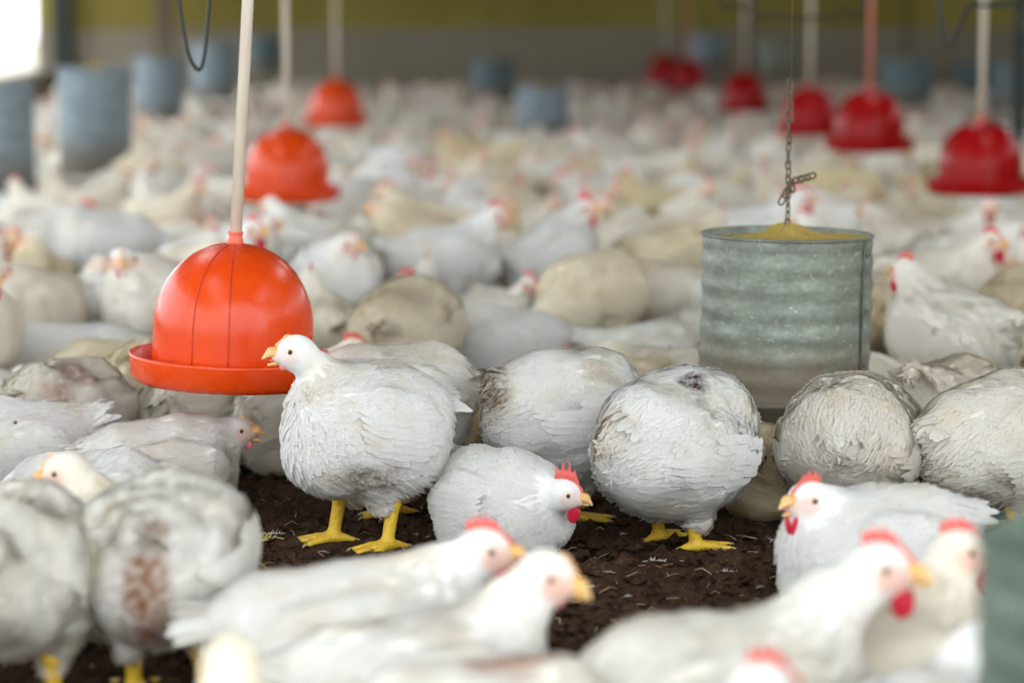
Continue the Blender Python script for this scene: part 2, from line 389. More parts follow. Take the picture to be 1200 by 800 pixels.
class Bird:
    def __init__(s, **kw):
        q = dict(DEF); q.update(kw); s.__dict__.update(q)
        if s.hc is None: s.hc = 0.108 if s.sit else 0.222
        if s.pitch is None: s.pitch = math.radians(4 if s.sit else 12)
        else: s.pitch = math.radians(s.pitch)
        if s.head is None: s.head = (.17, 0, .25) if s.sit else (.15, 0, .37)
        s.C = np.array([0, 0, s.hc], np.float32); s.R = rot_y(s.pitch)
        s.H = np.array(s.head, np.float32)
        s.N0 = s.C + s.R @ np.array([.082 * s.long, 0, .035], np.float32)
        dv = s.H - s.N0; L = np.linalg.norm(dv)
        s.N1 = s.N0 + dv * .55 + np.array([-.10 * L - s.neckback, 0, .04 * L], np.float32)
        s.HR = head_rot(math.radians(s.hyaw), math.radians(s.hpitch))
        r = np.random.default_rng(s.seed)
        s.ph = r.uniform(0, 6.28, (7, 4)); s.kd = r.normal(0, 1, (7, 3)); s.kd /= np.linalg.norm(s.kd, axis=1, keepdims=True)
    def body_only(s, p):
        f, lg = s.fat, s.long
        q = (p - s.C) @ s.R
        d = sd_ell(q, (0, 0, .005), (.148 * lg, .112 * f, .110 * f))
        d = sm(d, sd_ell(q, (.068 * lg, 0, -.012), (.098, .104 * f, .112 * f)), .04)
        d = sm(d, sd_ell(q, (-.085 * lg, 0, .012), (.092, .092 * f, .088 * f)), .04)
        if s.sit: d = sm(d, sd_ell(q, (-.03, 0, -.055), (.13 * lg, .115 * f, .060)), .035)
        else: d = sm(d, sd_ell(q, (-.055, 0, -.034), (.095, .090 * f, .080 * f)), .04)
        tz = .045 + .075 * s.tail
        qt = q * np.array([1, 1.0, 1], np.float32)
        d = sm(d, sd_cone(qt, (-.11 * lg, 0, .045), (-.185 * lg, 0, tz + .02), .055, .018), .045)
        for sg in (1, -1):
            d = sm(d, sd_ell(q, (-.005, sg * .092 * f, .012 - s.drop), (.115 * lg, .030, .070)), .025)
        return d
    def neck(s, p):
        r0, r1, r2 = .060 * s.nr * (.6 + .4 * s.fat), .041 * s.nr, .031
        d = sm(sd_cone(p, s.N0, s.N1, r0, r1), sd_cone(p, s.N1, s.H, r1, r2), .02)
        d = sm(d, sd_ell(p, s.H, (.036, .0275, .031), s.HR), .014)
        d = sm(d, sd_cone(p, s.H + s.HR @ np.array([.018, 0, -.004], np.float32), s.H + s.HR @ np.array([.036, 0, -.006], np.float32), .020, .0105), .012)
        return d
    def f(s, p):
        d = sm(s.body_only(p), s.neck(p), .042 * s.nr ** 1.5)
        if not s.sit:
            for sg in (1, -1):
                k0 = s.C + s.R @ np.array([-.01, sg * .062, -.075], np.float32)
                d = sm(d, sd_cone(p, k0, (-.005, sg * .056, max(.058, s.hc - .137)), .058, .024), .035)
        # soft lumps of the plumage, fading out on the head
        w = np.clip((np.linalg.norm(p - s.H, axis=1) - .05) / .06, 0, 1)
        b = 0
        for i in range(7):
            k_ = (22, 31, 43, 58, 75, 90, 34)[i]
            b = b + np.sin(p @ (s.kd[i] * k_).astype(np.float32) + s.ph[i, 0]) * (.0028, .0024, .0019, .0014, .001, .0008, .002)[i]
        d = d + w * b * s.fluff * 1.35
        if s.sit: d = np.maximum(d, -(p[:, 2] - .001))
        return d
    def bounds(s):
        lo = np.array([-.24 * s.long - .03, -.20, -.01]); hi = np.array([.22 * s.long + .02, .20, s.hc + .22])
        lo = np.minimum(lo, s.H - .07); hi = np.maximum(hi, s.H + .07); return lo, hi
    def mesh(s, h): return surface_net(s.f, *s.bounds(), h)
    def face(s, V):
        q = (V - s.H) @ s.HR
        a = np.minimum(sd_ell(q, (.016, .022, -.004), (.017, .016, .0155)), sd_ell(q, (.016, -.022, -.004), (.017, .016, .0155)))
        a = np.minimum(a, sd_ell(q, (.032, 0, -.004), (.012, .018, .014)))
        return np.clip(s.blush - a / .007 * s.blush, 0, s.blush) * np.clip((q[:, 2] + .030) / .008, 0, 1)
    def stain(s, V):
        n = len(V); C = np.zeros((n, 4), np.float32); C[:, :3] = (.3, .2, .1)
        q = (V - s.C) @ s.R
        r = np.random.default_rng(s.seed + 5)
        for (x, y, z, rad, col, amt) in s.stains:
            nz = 0
            for i in range(5):
                nz = nz + np.sin(V @ (s.kd[i] * (30, 55, 90, 140, 200)[i]) + s.ph[i, 1]) * (.3, .25, .2, .17, .13)[i]
            rr = np.asarray(rad, np.float32)
            d = np.sqrt((((q - (x, y, z)) / rr) ** 2).sum(1))
            a = np.clip((1.15 - d + .45 * nz) / .5, 0, 1) * amt
            t = a > C[:, 3]
            C[t, :3] = col; C[:, 3] = np.maximum(C[:, 3], a)
        return C
    def attrs(s, me, V):
        st = s.stain(V); fa = s.face(V).astype(np.float32)
        a = me.attributes.new('stain', 'FLOAT_COLOR', 'POINT'); a.data.foreach_set('color', st.ravel())
        a = me.attributes.new('face', 'FLOAT', 'POINT'); a.data.foreach_set('value', fa)
    def body_mesh(s, h):
        V, F = s.mesh(h); me = pymesh('chicken_body', V, F, True, ('feathers',)); s.attrs(me, V); s.V = V; return me
    def flow(s, P):
        B = s.R @ np.array([-1, 0, 0], np.float32)
        fb = np.tile(B, (len(P), 1)); fb[:, 2] -= .30
        dn = (s.N0 - s.H); dn = dn / np.linalg.norm(dn)
        w = 1 / (1 + np.exp(-(s.body_only(P) - s.neck(P)) / .012))
        return fb * (1 - w[:, None]) + dn * w[:, None], w
    def plumage(s, n):
        r = np.random.default_rng(s.seed + 11)
        P = s.V[r.integers(0, len(s.V), n)] + r.normal(0, .003, (n, 3)).astype(np.float32)
        hd = np.linalg.norm(P - s.H, axis=1)
        keep = (hd > .052) & (P[:, 2] > .012); P = P[keep]; n = len(P)
        fl, w = s.flow(P)
        N, d = grad(s.f, P); P = P - N * d[:, None]
        D = fl - (fl * N).sum(1, keepdims=True) * N + r.normal(0, .14, (n, 3)); D -= (D * N).sum(1, keepdims=True) * N
        D /= np.linalg.norm(D, axis=1, keepdims=True) + 1e-6
        q = (P - s.C) @ s.R
        down = np.clip((-.02 - q[:, 2]) / .06, 0, 1) * np.clip((.02 - q[:, 0]) / .06, 0, 1)   # belly and vent: loose down
        rump = np.clip((-.10 - q[:, 0]) / .05, 0, 1)
        L = (.030 * (1 - w) + .016 * w) * r.uniform(.7, 1.25, n) * (1 + .35 * rump)
        W = (.0105 * (1 - w) + .0048 * w) * r.uniform(.6, 1.15, n) * (1 - .50 * down) * (1 - .35 * rump)
        lift = (.0036 * (1 - w) + .0009 * w) * r.uniform(.3, 1.5, n) + .007 * down * r.uniform(0, 1, n) + .007 * rump * r.uniform(0, 1, n) ** 2
        return s.cards('plumage', P, D, L, W, lift)
    def cards(s, name, P, D, L, W, lift, proj=True):
        n = len(P); T = np.array([0, .38, .75, 1.0]); PR = np.array([.35, 1, .86, .22])
        cs, ns = [], []
        for t in T:
            c = P + D * (L * t)[:, None]
            for _ in range(2):
                N, d = grad(s.f, c.astype(np.float32)); c = c - N * np.clip(d, -.01, .012)[:, None]
            cs.append(c + N * (.0008 + lift * t ** 1.3)[:, None]); ns.append(N)
        V = np.zeros((n, 8, 3), np.float32); NN = np.zeros((n, 8, 3), np.float32)
        for i in range(4):
            t = (cs[min(i + 1, 3)] - cs[max(i - 1, 0)]); S = np.cross(ns[i], t); S /= np.linalg.norm(S, axis=1, keepdims=True) + 1e-9
            wv = S * (W * PR[i] / 2)[:, None]; sag = ns[i] * (W * PR[i] * .10)[:, None]
            V[:, i * 2] = cs[i] + wv - sag; V[:, i * 2 + 1] = cs[i] - wv - sag
            t = t / (np.linalg.norm(t, axis=1, keepdims=True) + 1e-9); own = np.cross(t, S)
            own *= np.sign((own * ns[i]).sum(1, keepdims=True))
            b = .55 * ns[i] + .45 * own
            NN[:, i * 2] = b + S * .35; NN[:, i * 2 + 1] = b - S * .35
        V = V.reshape(-1, 3); NN = NN.reshape(-1, 3); NN /= np.linalg.norm(NN, axis=1, keepdims=True) + 1e-9
        b = np.arange(n)[:, None] * 8
        F = np.concatenate([b + np.array([[j * 2, j * 2 + 1, j * 2 + 3, j * 2 + 2]]) for j in range(3)], 0)
        me = pymesh(name, V, F, True, ('plume',)); s.attrs(me, V)
        return me
    def wing(s, sg):
        """folded wing: rows of coverts over long flight feathers, laid on the flank"""
        r = np.random.default_rng(s.seed + 21 + sg); bs, tp, W, off = [], [], [], []
        lg = s.long; dz = -s.drop
        for i in range(11):      # flight feathers
            bs.append((.045 * lg - .006 * i, .030 - .0085 * i + dz)); tp.append((-.148 * lg + .010 * i, .030 - .0125 * i + dz * 1.6 + r.normal(0, .003)))
            W.append(.021); off.append(.0022 + .0007 * (11 - i))
        for row, (x0, L, wd, o) in enumerate(((.015, .070, .018, .0085), (.045, .055, .016, .0095), (.070, .040, .014, .0090), (.088, .030, .012, .0075))):
            for i in range(9 - row):
                z = .050 - .0125 * i + dz - row * .003
                bs.append((x0 * lg - .002 * i + r.normal(0, .003), z)); tp.append((x0 * lg - L - .003 * i, z - .006 + r.normal(0, .003)))
                W.append(wd); off.append(o + .00015 * (9 - i))
        bs = np.array(bs, np.float32); tp = np.array(tp, np.float32); n = len(bs); W = np.array(W); off = np.array(off)
        T = np.array([0, .3, .65, .9, 1.0]); PR = np.array([.4, .95, 1.0, .75, .18])
        V = np.zeros((n, 10, 3), np.float32)
        for i, t in enumerate(T):
            c = bs + (tp - bs) * t
            dirv = (tp - bs); dirv = dirv / np.linalg.norm(dirv, axis=1, keepdims=True); sv = np.stack([-dirv[:, 1], dirv[:, 0]], 1)
            for j, e in enumerate((.5, -.5)):
                xz = c + sv * (W * PR[i] * e)[:, None]
                y = np.full(n, .19, np.float32)
                for _ in range(14):
                    pt = s.C + np.stack([xz[:, 0], sg * y, xz[:, 1]], 1) @ s.R.T
                    dd = s.body_only(pt.astype(np.float32)); y = np.maximum(y - np.clip(dd, -.01, .05) * .9, .045)
                yy = y + off * (1 - .35 * (t < .05)) + .0015 * t * t + (.0026 if j == 0 else 0)
                V[:, i * 2 + j] = s.C + np.stack([xz[:, 0], sg * yy, xz[:, 1]], 1) @ s.R.T
        b = np.arange(n)[:, None] * 10
        o = [0, 1, 3, 2] if sg < 0 else [2, 3, 1, 0]
        F = np.concatenate([b + j * 2 + np.array([o]) for j in range(4)], 0)
        V = V.reshape(-1, 3)
        if s.sit: V[:, 2] = np.maximum(V[:, 2], .004)
        me = pymesh('wing', V, F, True, ('plume',)); s.attrs(me, V)
        me.attributes['face'].data.foreach_set('value', np.zeros(len(V), np.float32))
        return me
    def tail_mesh(s):
        r = np.random.default_rng(s.seed + 31); lg = s.long; VV, FF = [], []
        tz = .045 + .075 * s.tail
        for i in range(14):
            a = (i / 13 - .5) * 2; b = np.array([-.125 * lg, a * .028, .045 + .02 * (1 - abs(a))])
            tip = np.array([-.208 * lg + r.normal(0, .008), a * .050 + r.normal(0, .004), tz + .045 * (1 - .7 * abs(a)) + r.normal(0, .006)])
            ax = tip - b; sd = np.cross(ax, (0, a * .9, 1.0)); sd /= np.linalg.norm(sd)
            for t, w in ((0, .4), (.35, 1), (.75, .95), (.93, .6), (1, .12)):
                c = b + ax * t + np.array([0, 0, .010 * math.sin(t * 3)])
                for e in (1, -1): VV.append(s.C + s.R @ (c + sd * e * .0105 * w).astype(np.float32))
            k_ = i * 10
            for j in range(4): FF.append((k_ + j * 2, k_ + j * 2 + 1, k_ + j * 2 + 3, k_ + j * 2 + 2))
        V = np.array(VV, np.float32); me = pymesh('tail', V, FF, True, ('plume',)); s.attrs(me, V); return me

# ---- shared small parts, in the head's frame (x forward, z up)
def sdf_part(name, f, lo, hi, h, mat):
    V, F = surface_net(f, lo, hi, h); return pymesh(name, V, F, True, (mat,))
def comb_f(sc):
    sp = [(-.020, .016, .010), (-.008, .024, .012), (.005, .027, .012), (.018, .021, .010), (.028, .010, .007)]
    def f(p):
        q = p.copy(); q[:, 1] = q[:, 1] * 2.6
        if sc < .3:
            return .6 * sm(sd_cone(q, (.004, 0, .031), (.018, 0, .029), .0045, .0062), sd_cone(q, (.018, 0, .029), (.036, 0, .014), .0062, .0055), .004)
        d = sm(sd_cone(q, (-.018, 0, .030), (.008, 0, .033), .0065, .0075), sd_cone(q, (.008, 0, .033), (.034, 0, .016), .0075, .0065), .004)
        if sc > .3: d = sm(d, sd_cone(q, (-.012, 0, .033 + .005 * sc), (.012, 0, .033 + .005 * sc), .004 + .0045 * sc, .004 + .0045 * sc), .005)
        for x, hh, r in sp:
            d = sm(d, sd_cone(q, (x, 0, .032 - max(0, x) * .40), (x - .004, 0, .036 + hh * sc * 1.15 - max(0, x) * .36), r * .66, .0024), .003)
        return d * .6
    return f
COMB = {}
for nm, sc, mt in (('s', .15, 'comb_pale'), ('m', .70, 'comb_red'), ('l', 1.45, 'comb_red')):
    COMB[nm] = sdf_part('comb', comb_f(sc), (-.04, -.010, .008), (.048, .010, .090), .0022, mt)
def wattle_f(L):
    return lambda p: sd_ell(p, (0, 0, -.45 * L), (.0115 * (L / .026) ** .5, .0042, .6 * L))
WATTLE = {'s': sdf_part('wattle', wattle_f(.017), (-.02, -.01, -.05), (.02, .01, .02), .002, 'wattle_pink'),
          'l': sdf_part('wattle', wattle_f(.034), (-.02, -.01, -.06), (.02, .01, .02), .002, 'wattle_red')}
def upper_f(p):
    d = sd_cone(p, (.024, 0, .000), (.046, 0, -.001), .0125, .0085)
    d = sm(d, sd_cone(p, (.046, 0, -.001), (.062, 0, -.009), .0085, .0022), .006)
    return np.maximum(d, -(p[:, 2] + .0055 + np.clip(p[:, 0] - .05, 0, 1) * .55))
def lower_f(p):
    d = sd_cone(p, (.022, 0, -.004), (.056, 0, -.0085), .0105, .0025)
    return np.maximum(d, (p[:, 2] + .0058))
UPPER = sdf_part('upper_beak', upper_f, (.005, -.02, -.02), (.07, .02, .02), .002, 'beak')
LOWER = sdf_part('lower_beak', lower_f, (.005, -.02, -.025), (.07, .02, .01), .002, 'beak')
TONGUE = sdf_part('tongue', lambda p: sd_ell(p, (.036, 0, -.0075), (.018, .005, .0028)), (.01, -.01, -.015), (.06, .01, .0), .0018, 'mouth')
bm = bmesh.new(); bmesh.ops.create_uvsphere(bm, u_segments=14, v_segments=10, radius=.0056); IRIS = bpy.data.meshes.new('eye'); bm.to_mesh(IRIS); bm.free()
IRIS.materials.append(MATS['iris']); IRIS.polygons.foreach_set('use_smooth', [True] * len(IRIS.polygons))
bm = bmesh.new(); bmesh.ops.create_uvsphere(bm, u_segments=12, v_segments=8, radius=.0042); PUPIL = bpy.data.meshes.new('pupil'); bm.to_mesh(PUPIL); bm.free()
PUPIL.materials.append(MATS['pupil']); PUPIL.polygons.foreach_set('use_smooth', [True] * len(PUPIL.polygons))
def leg_f(p):
    d = sd_cone(p, (-.006, 0, .135), (-.012, 0, .085), .017, .0125)
    d = sm(d, sd_cone(p, (-.012, 0, .085), (0, 0, .016), .0115, .0105), .008)
    d = sm(d, sd_ell(p, (.003, 0, .012), (.018, .015, .011)), .008)
    for a, L in ((0, .068), (.52, .056), (-.52, .056), (math.pi - .2, .034)):
        c, s_ = math.cos(a), math.sin(a)
        d = sm(d, sd_cone(p, (0, 0, .011), (c * L * .5, s_ * L * .5, .0105), .0088, .0075), .005)
        d = sm(d, sd_cone(p, (c * L * .5, s_ * L * .5, .0105), (c * L, s_ * L, .0062), .0072, .0048), .003)
    return d
LEG = sdf_part('leg', leg_f, (-.06, -.06, -.004), (.09, .06, .155), .0034, 'leg_yellow')
CLAW = tube('claw', [(0, 0, .007), (.008, 0, .006), (.014, 0, .0015)], [.0034, .0026, .0006], 6); CLAW.materials.append(MATS['claw'])
TOES = ((0, .068), (.52, .056), (-.52, .056), (math.pi - .2, .034))

def mesh_arrays(me):
    n = len(me.vertices); V = np.zeros(n * 3, np.float32); me.vertices.foreach_get('co', V)
    return V.reshape(-1, 3), [tuple(p.vertices) for p in me.polygons]

def build_meshes(b, h, nf, full=True):
    d = dict(body=b.body_mesh(h))
    if full:
        d['plumage'] = b.plumage(nf); d['wingL'] = b.wing(1); d['wingR'] = b.wing(-1); d['tail'] = b.tail_mesh()
    d['bird'] = b
    return d
def legs_of(b):
    if b.sit: return []
    return [(1, .056, .02), (-1, .056, -.015)]
def put_bird(ms, loc, rz, label, group=None, tone=.1, scale=1.0, lod=0, claw=True, legdx=(.012, -.012)):
    b = ms['bird']
    root = empty('chicken', loc, rz); root.scale = (scale,) * 3
    tag(root, label, 'chicken', group)
    def part(nm, me, par=root, loc=None, R=None, feath=False, sc=None):
        o = obj(nm, me, par)
        if R is not None:
            M = Matrix(R.tolist()).to_4x4(); M.translation = Vector([float(x) for x in loc])
            if sc: M = M @ Matrix.Diagonal((*sc, 1))
            o.matrix_basis = M
        elif loc is not None: o.location = loc
        if feath: o['tone'] = float(tone)
        return o
    body = part('body', ms['body'], feath=True)
    pl = part('plumage', ms['plumage'], par=body, feath=True); pl['kind'] = 'stuff'
    part('wing', ms['wingL'], feath=True); part('wing', ms['wingR'], feath=True); part('tail', ms['tail'], feath=True)
    HR, H = b.HR, b.H
    hp_ = lambda v: H + HR @ np.array(v, np.float32)
    part('comb', COMB[b.comb], loc=H, R=HR)
    up = part('upper_beak', UPPER, loc=H, R=HR, sc=(1.02, 1.1, 1.28))
    R2 = HR @ head_rot(0, math.radians(-13 if b.open else -2))
    lo = part('lower_beak', LOWER, loc=H, R=R2, sc=(1.0, 1.1, 1.2))
    if b.open: part('tongue', TONGUE, loc=H, R=HR @ head_rot(0, math.radians(-7)))
    for sg in (1, -1):
        ey = .05
        for _ in range(12): ey -= float(b.f(hp_((.014, sg * ey, .005))[None].astype(np.float32))[0]) * .8
        e = part('eye', IRIS, loc=hp_((.014, sg * (ey - .0032), .005)), R=HR)
        p_ = obj('pupil', PUPIL, e); p_.location = (.0004, sg * .0020, .0)
        wk = 'l' if b.wattle > .6 else 's'
        part('wattle', WATTLE[wk], loc=hp_((.026, sg * .0115, -.022)), R=HR @ head_rot(0, 0, sg * -.25), sc=(.6, .8, .55) if b.wattle < .35 else None)
    for (sg, y, dx) in legs_of(b):
        sc = (b.hc - .022 ) / .2
        lg = part('leg', LEG, loc=(legdx[0 if sg > 0 else 1], sg * y, 0))
        lg.rotation_euler = (0, 0, sg * .22); lg.scale = (1.12, 1.12, max(.66, sc))
        if claw:
            for ta, tl in TOES: obj('claw', CLAW, lg, loc=(math.cos(ta) * tl, math.sin(ta) * tl, 0), rot=(0, 0, ta))
    return root

# joined single-mesh birds for the distance (one bird = one mesh object; far flock = one stuff mesh)
def joined(b, h):
    V, F = b.mesh(h); Vs = [V]; Fs = [F]; mi = [np.zeros(len(F), int)]; n = len(V)
    face = [b.face(V)]; st = [b.stain(V)]
    def add(me, R, loc, m_):
        nonlocal n
        v, f = mesh_arrays(me); v = v @ np.asarray(R).T + loc
        Vs.append(v.astype(np.float32)); f4 = np.array([x if len(x) == 4 else (x[0], x[1], x[2], x[2]) for x in f if len(x) in (3, 4)]); Fs.append(f4 + n); mi.append(np.full(len(f4), m_)); n += len(v)
        face.append(np.zeros(len(v))); st.append(np.zeros((len(v), 4)))
    add(COMB[b.comb], b.HR, b.H, 1); add(UPPER, b.HR, b.H, 2); add(LOWER, b.HR, b.H, 2)
    return np.concatenate(Vs), np.concatenate(Fs), np.concatenate(mi), np.concatenate(face), np.concatenate(st)
def joined_mesh(name, V, F, mi, face, st):
    faces = [tuple(x) if x[2] != x[3] else tuple(x[:3]) for x in F.tolist()]
    me = pymesh(name, V, faces, True, ('feathers', 'comb_red', 'beak'), mi)
    a = me.attributes.new('stain', 'FLOAT_COLOR', 'POINT'); a.data.foreach_set('color', np.asarray(st, np.float32).ravel())
    a = me.attributes.new('face', 'FLOAT', 'POINT'); a.data.foreach_set('value', np.asarray(face, np.float32))
    return me

BROWN, TAN, YEL, DARK, RUST = (.17, .082, .022), (.55, .42, .22), (.62, .52, .20), (.05, .03, .018), (.45, .20, .09)
D = math.radians
TAKEN = []      # (x, y, radius) already occupied on the floor

def footprint(b, x, y, a, sc):
    c, s_ = math.cos(a), math.sin(a); o = []
    for px, py, r in ((0, 0, .122 * b.fat), (.09 * b.long, 0, .105 * b.fat), (-.10 * b.long, 0, .098 * b.fat), (-.18 * b.long, 0, .045), (float(b.H[0]) + .02, float(b.H[1]), .045)):
        px *= sc; py *= sc; o.append((x + c * px - s_ * py, y + s_ * px + c * py, r * sc * 1.06))
    return o
HEROES = []
def hero(u, v, heading, label, tone=.1, scale=1.0, h=.0098, nf=2400, legdx=(.012, -.012), **kw):
    g = ground(u, v); HEROES.append(dict(b=Bird(**kw), x=g.x, y=g.y, x0=g.x, y0=g.y, a=D(heading), label=label, tone=tone, sc=scale, h=h, nf=nf, legdx=legdx))
def place_heroes():
    # nudge birds that press into each other a little apart on the floor
    pan = at_depth(920, 274, FPX / (204 / .364)); fixed = [(pan.x, pan.y, .235)]
    for it in range(80):
        fps = [footprint(q['b'], q['x'], q['y'], q['a'], q['sc'] * .90) for q in HEROES]
        for i, p in enumerate(HEROES):
            for k_, f2 in list(enumerate(fps))[i + 1:] + [(-1, fixed)]:
                worst, dv = 0.0, None
                for (x1, y1, r1) in fps[i]:
                    for (x2, y2, r2) in f2:
                        dx, dy = x1 - x2, y1 - y2; dd = math.hypot(dx, dy) + 1e-6; o = r1 + r2 - dd
                        if o > worst: worst, dv = o, (dx / dd, dy / dd)
                if dv:
                    st = worst * .35; mx, my = dv[0] * st * .8, dv[1] * st
                    w1 = 1.0 if k_ < 0 else (.0 if i == 0 else .5)
                    p['x'] += mx * w1; p['y'] += my * w1
                    if k_ >= 0: HEROES[k_]['x'] -= mx * (1 - w1); HEROES[k_]['y'] -= my * (1 - w1)
        for q in HEROES:      # but keep each within a few centimetres of where it was seen
            q['x'] = min(max(q['x'], q['x0'] - .014), q['x0'] + .014); q['y'] = min(max(q['y'], q['y0'] - .06), q['y0'] + .06)
    for q in HEROES:
        ms = build_meshes(q['b'], q['h'], int(q['nf'] * 1.5))
        put_bird(ms, (q['x'], q['y'], 0), q['a'], q['label'], None, q['tone'], q['sc'], legdx=q['legdx'])
        TAKEN.extend(footprint(q['b'], q['x'], q['y'], q['a'], q['sc']))

# ---- the birds one can single out (u, v = the point on the floor under the body)
hero(428, 640, 208, 'white hen standing tall with open beak and yellow legs beside the red drinker', .0, seed=3, nf=4200, h=.006,
     head=(.135, .0, .374), hyaw=-18, hpitch=2, pitch=11, comb='s', wattle=.3, open=True, nr=.76, fat=1.14, long=.86, hc=.226, tail=.0, legdx=(-.02, .04), blush=.30,
     stains=((.03, .09, -.085, (.07, .06, .034), BROWN, .75), (.0, .02, .11, (.09, .04, .03), TAN, .35)))
hero(580, 646, -52, 'white hen sitting with tall red comb and dark red wattles turned sideways', .0, seed=4, nf=3600, h=.0065, sit=True, scale=.86,
     head=(.185, .02, .155), hyaw=38, hpitch=-8, nr=.85, comb='l', wattle=1, fat=1.0, tail=.35, blush=.4, stains=((-.15, 0, .09, (.04, .05, .03), BROWN, .4),))
hero(660, 606, 34, 'white hen with brown tail tuft, head hidden, beside the scabbed hen', .03, seed=5, nf=3600, h=.0065, hc=.215,
     head=(.18, .0, .19), hpitch=-40, pitch=-2, fat=1.06, long=.92, tail=.05, drop=.015, stains=((-.19, 0, .06, (.05, .06, .05), BROWN, .8), (.03, 0, .1, (.04, .04, .03), TAN, .4)))
hero(800, 632, 46, 'white hen with small dark scab on its back and drooping wing at the feeder', .0, seed=6, nf=4200, h=.0065, hc=.202,
     head=(.21, .0, .15), hpitch=-45, pitch=-2, fat=1.13, long=.95, tail=-.45, drop=.03, stains=((-.01, -.045, .115, (.034, .026, .05), (.085, .035, .018), 1.0), (-.1, -.09, -.02, (.025, .03, .03), TAN, .4)))
hero(982, 618, 76, 'cream hen seen from behind with round rump in front of the galvanised feeder', .2, seed=7, nf=3800, h=.0065, hc=.184,
     head=(.20, .02, .15), hpitch=-40, pitch=2, fat=1.10, tail=-.5, drop=.02, stains=((-.10, -.08, .0, (.06, .05, .05), TAN, .45),))
hero(1160, 622, 30, 'cream hen with dirty brown fluff under its tail beside the cream hen', .2, seed=8, nf=3800, h=.0065, hc=.184,
     head=(.22, .0, .16), hpitch=-40, pitch=6, fat=1.10, tail=-.2, drop=.0, stains=((-.12, -.02, -.07, (.055, .07, .032), BROWN, .85), (-.1, .02, .06, (.05, .05, .05), TAN, .3)))
hero(1104, 572, 58, 'yellowish hen with ruffled raised tail feathers behind the dirty-tailed hen', .38, seed=9, nf=3000, hc=.165,
     head=(.20, .0, .14), hpitch=-45, pitch=4, fat=.98, tail=.75)
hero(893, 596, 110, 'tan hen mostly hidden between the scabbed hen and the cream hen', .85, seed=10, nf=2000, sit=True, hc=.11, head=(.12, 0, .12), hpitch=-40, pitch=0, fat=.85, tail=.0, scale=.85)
hero(1022, 724, 203, 'white hen sitting upright with red comb, open beak and grey-white back', .0, seed=11, nf=3600, h=.0065, sit=True,
     head=(.125, .0, .205), hyaw=14, hpitch=6, comb='m', wattle=1, open=True, tail=.0, fat=.90, blush=.5)
hero(405, 850, 8, 'white hen lying stretched out with red comb in front of the tall standing hen', .06, seed=12, nf=2800, sit=True, long=1.12, scale=1.04,
     head=(.185, .0, .235), hyaw=-16, comb='m', wattle=1, tail=-.2, hpitch=0, open=True, stains=((.04, -.1, .02, (.02, .03, .04), TAN, .7), (-.2, 0, .0, (.06, .08, .06), TAN, .6)))
hero(508, 925, 20, 'white hen with small pale comb and yellow beak, sitting behind the rust-backed hen', .08, seed=13, nf=2400, sit=True, scale=1.04,
     head=(.15, -.02, .26), hyaw=-40, hpitch=-14, comb='s', wattle=.3, tail=.0)
hero(575, 975, 12, 'white hen with rust-brown stain on its back lying low', .1, seed=14, nf=2000, sit=True, scale=1.05,
     head=(.16, .06, .10), hpitch=-20, stains=((.04, 0, .10, (.055, .06, .05), RUST, .85),), tail=.0)
hero(830, 930, 12, 'large cream-white hen with small comb and dangling wattle, neck raised', .15, seed=15, nf=2400, sit=True, scale=1.1, long=1.02, fat=1.05,
     head=(.19, .0, .265), hyaw=-38, comb='m', wattle=1, tail=-.2)
hero(832, 1048, -20, 'white hen with pink face and faded comb in front of the large cream-white hen', .1, seed=16, nf=2000, sit=True,
     head=(.07, .0, .255), hyaw=20, hpitch=-10, comb='m', wattle=.4)
hero(1036, 905, 20, 'cream hen with upright red comb beside the near feeder', .4, seed=17, nf=2200, sit=True, head=(.10, .0, .275), hyaw=-24, comb='m', wattle=1, neckback=.01)
hero(1085, 1010, 40, 'white hen turned towards the near feeder, in front of the upright-combed cream hen', .05, seed=18, nf=2000, sit=True, head=(.08, .0, .235), hyaw=-40, comb='s', wattle=.4)
hero(273, 1110, 95, 'white hen whose narrow raised head shows from behind, in front of the stretched-out hen', .6, seed=19, nf=1800, sit=True, head=(.10, .0, .285), comb='s')
hero(193, 818, 84, 'white standing hen seen from behind with brown vent stains', .10, seed=20, nf=3200, fat=.94, tail=.45, pitch=8, head=(.20, 0, .17), hpitch=-40, hc=.212,
     stains=((-.15, -.015, .0, (.05, .035, .10), (.34, .13, .04), 1.0), (-.12, .06, .03, (.05, .03, .06), TAN, .5), (-.14, -.02, -.05, (.05, .06, .05), BROWN, .6)))
hero(30, 826, 92, 'cream-white standing hen seen from behind beside the vent-stained hen', .12, seed=21, nf=3000, fat=.94, tail=.2, pitch=4, head=(.20, .02, .16), hpitch=-40, hc=.205,
     stains=((-.14, .02, -.03, (.05, .05, .05), BROWN, .55), (-.09, -.05, .0, (.05, .04, .08), TAN, .4)))
hero(172, 748, 168, 'cream hen with bare pale face peering over two rear-view hens', .35, seed=22, nf=2400, sit=True, head=(.13, .0, .265), hyaw=14, hpitch=-12, comb='s', wattle=.2, hc=.11, long=.75, tail=-.4, blush=.4)
hero(190, 612, 24, 'white hen crouching with open beak under the edge of the red drinker', .05, seed=23, nf=3200, h=.0065, sit=True, scale=.92,
     head=(.165, -.005, .185), hyaw=-22, hpitch=4, comb='s', wattle=.4, open=True, tail=-.1, blush=.5, stains=((.08, -.07, -.01, (.05, .05, .05), TAN, .55),))
hero(98, 640, 200, 'white hen lying with grey-flecked tail behind the pale-faced hen', .0, seed=24, nf=2600, sit=True, scale=.82, head=(.15, -.03, .13), hyaw=-30, tail=.1, stains=((-.1, .02, .08, (.08, .06, .02), (.42, .38, .36), .5),))
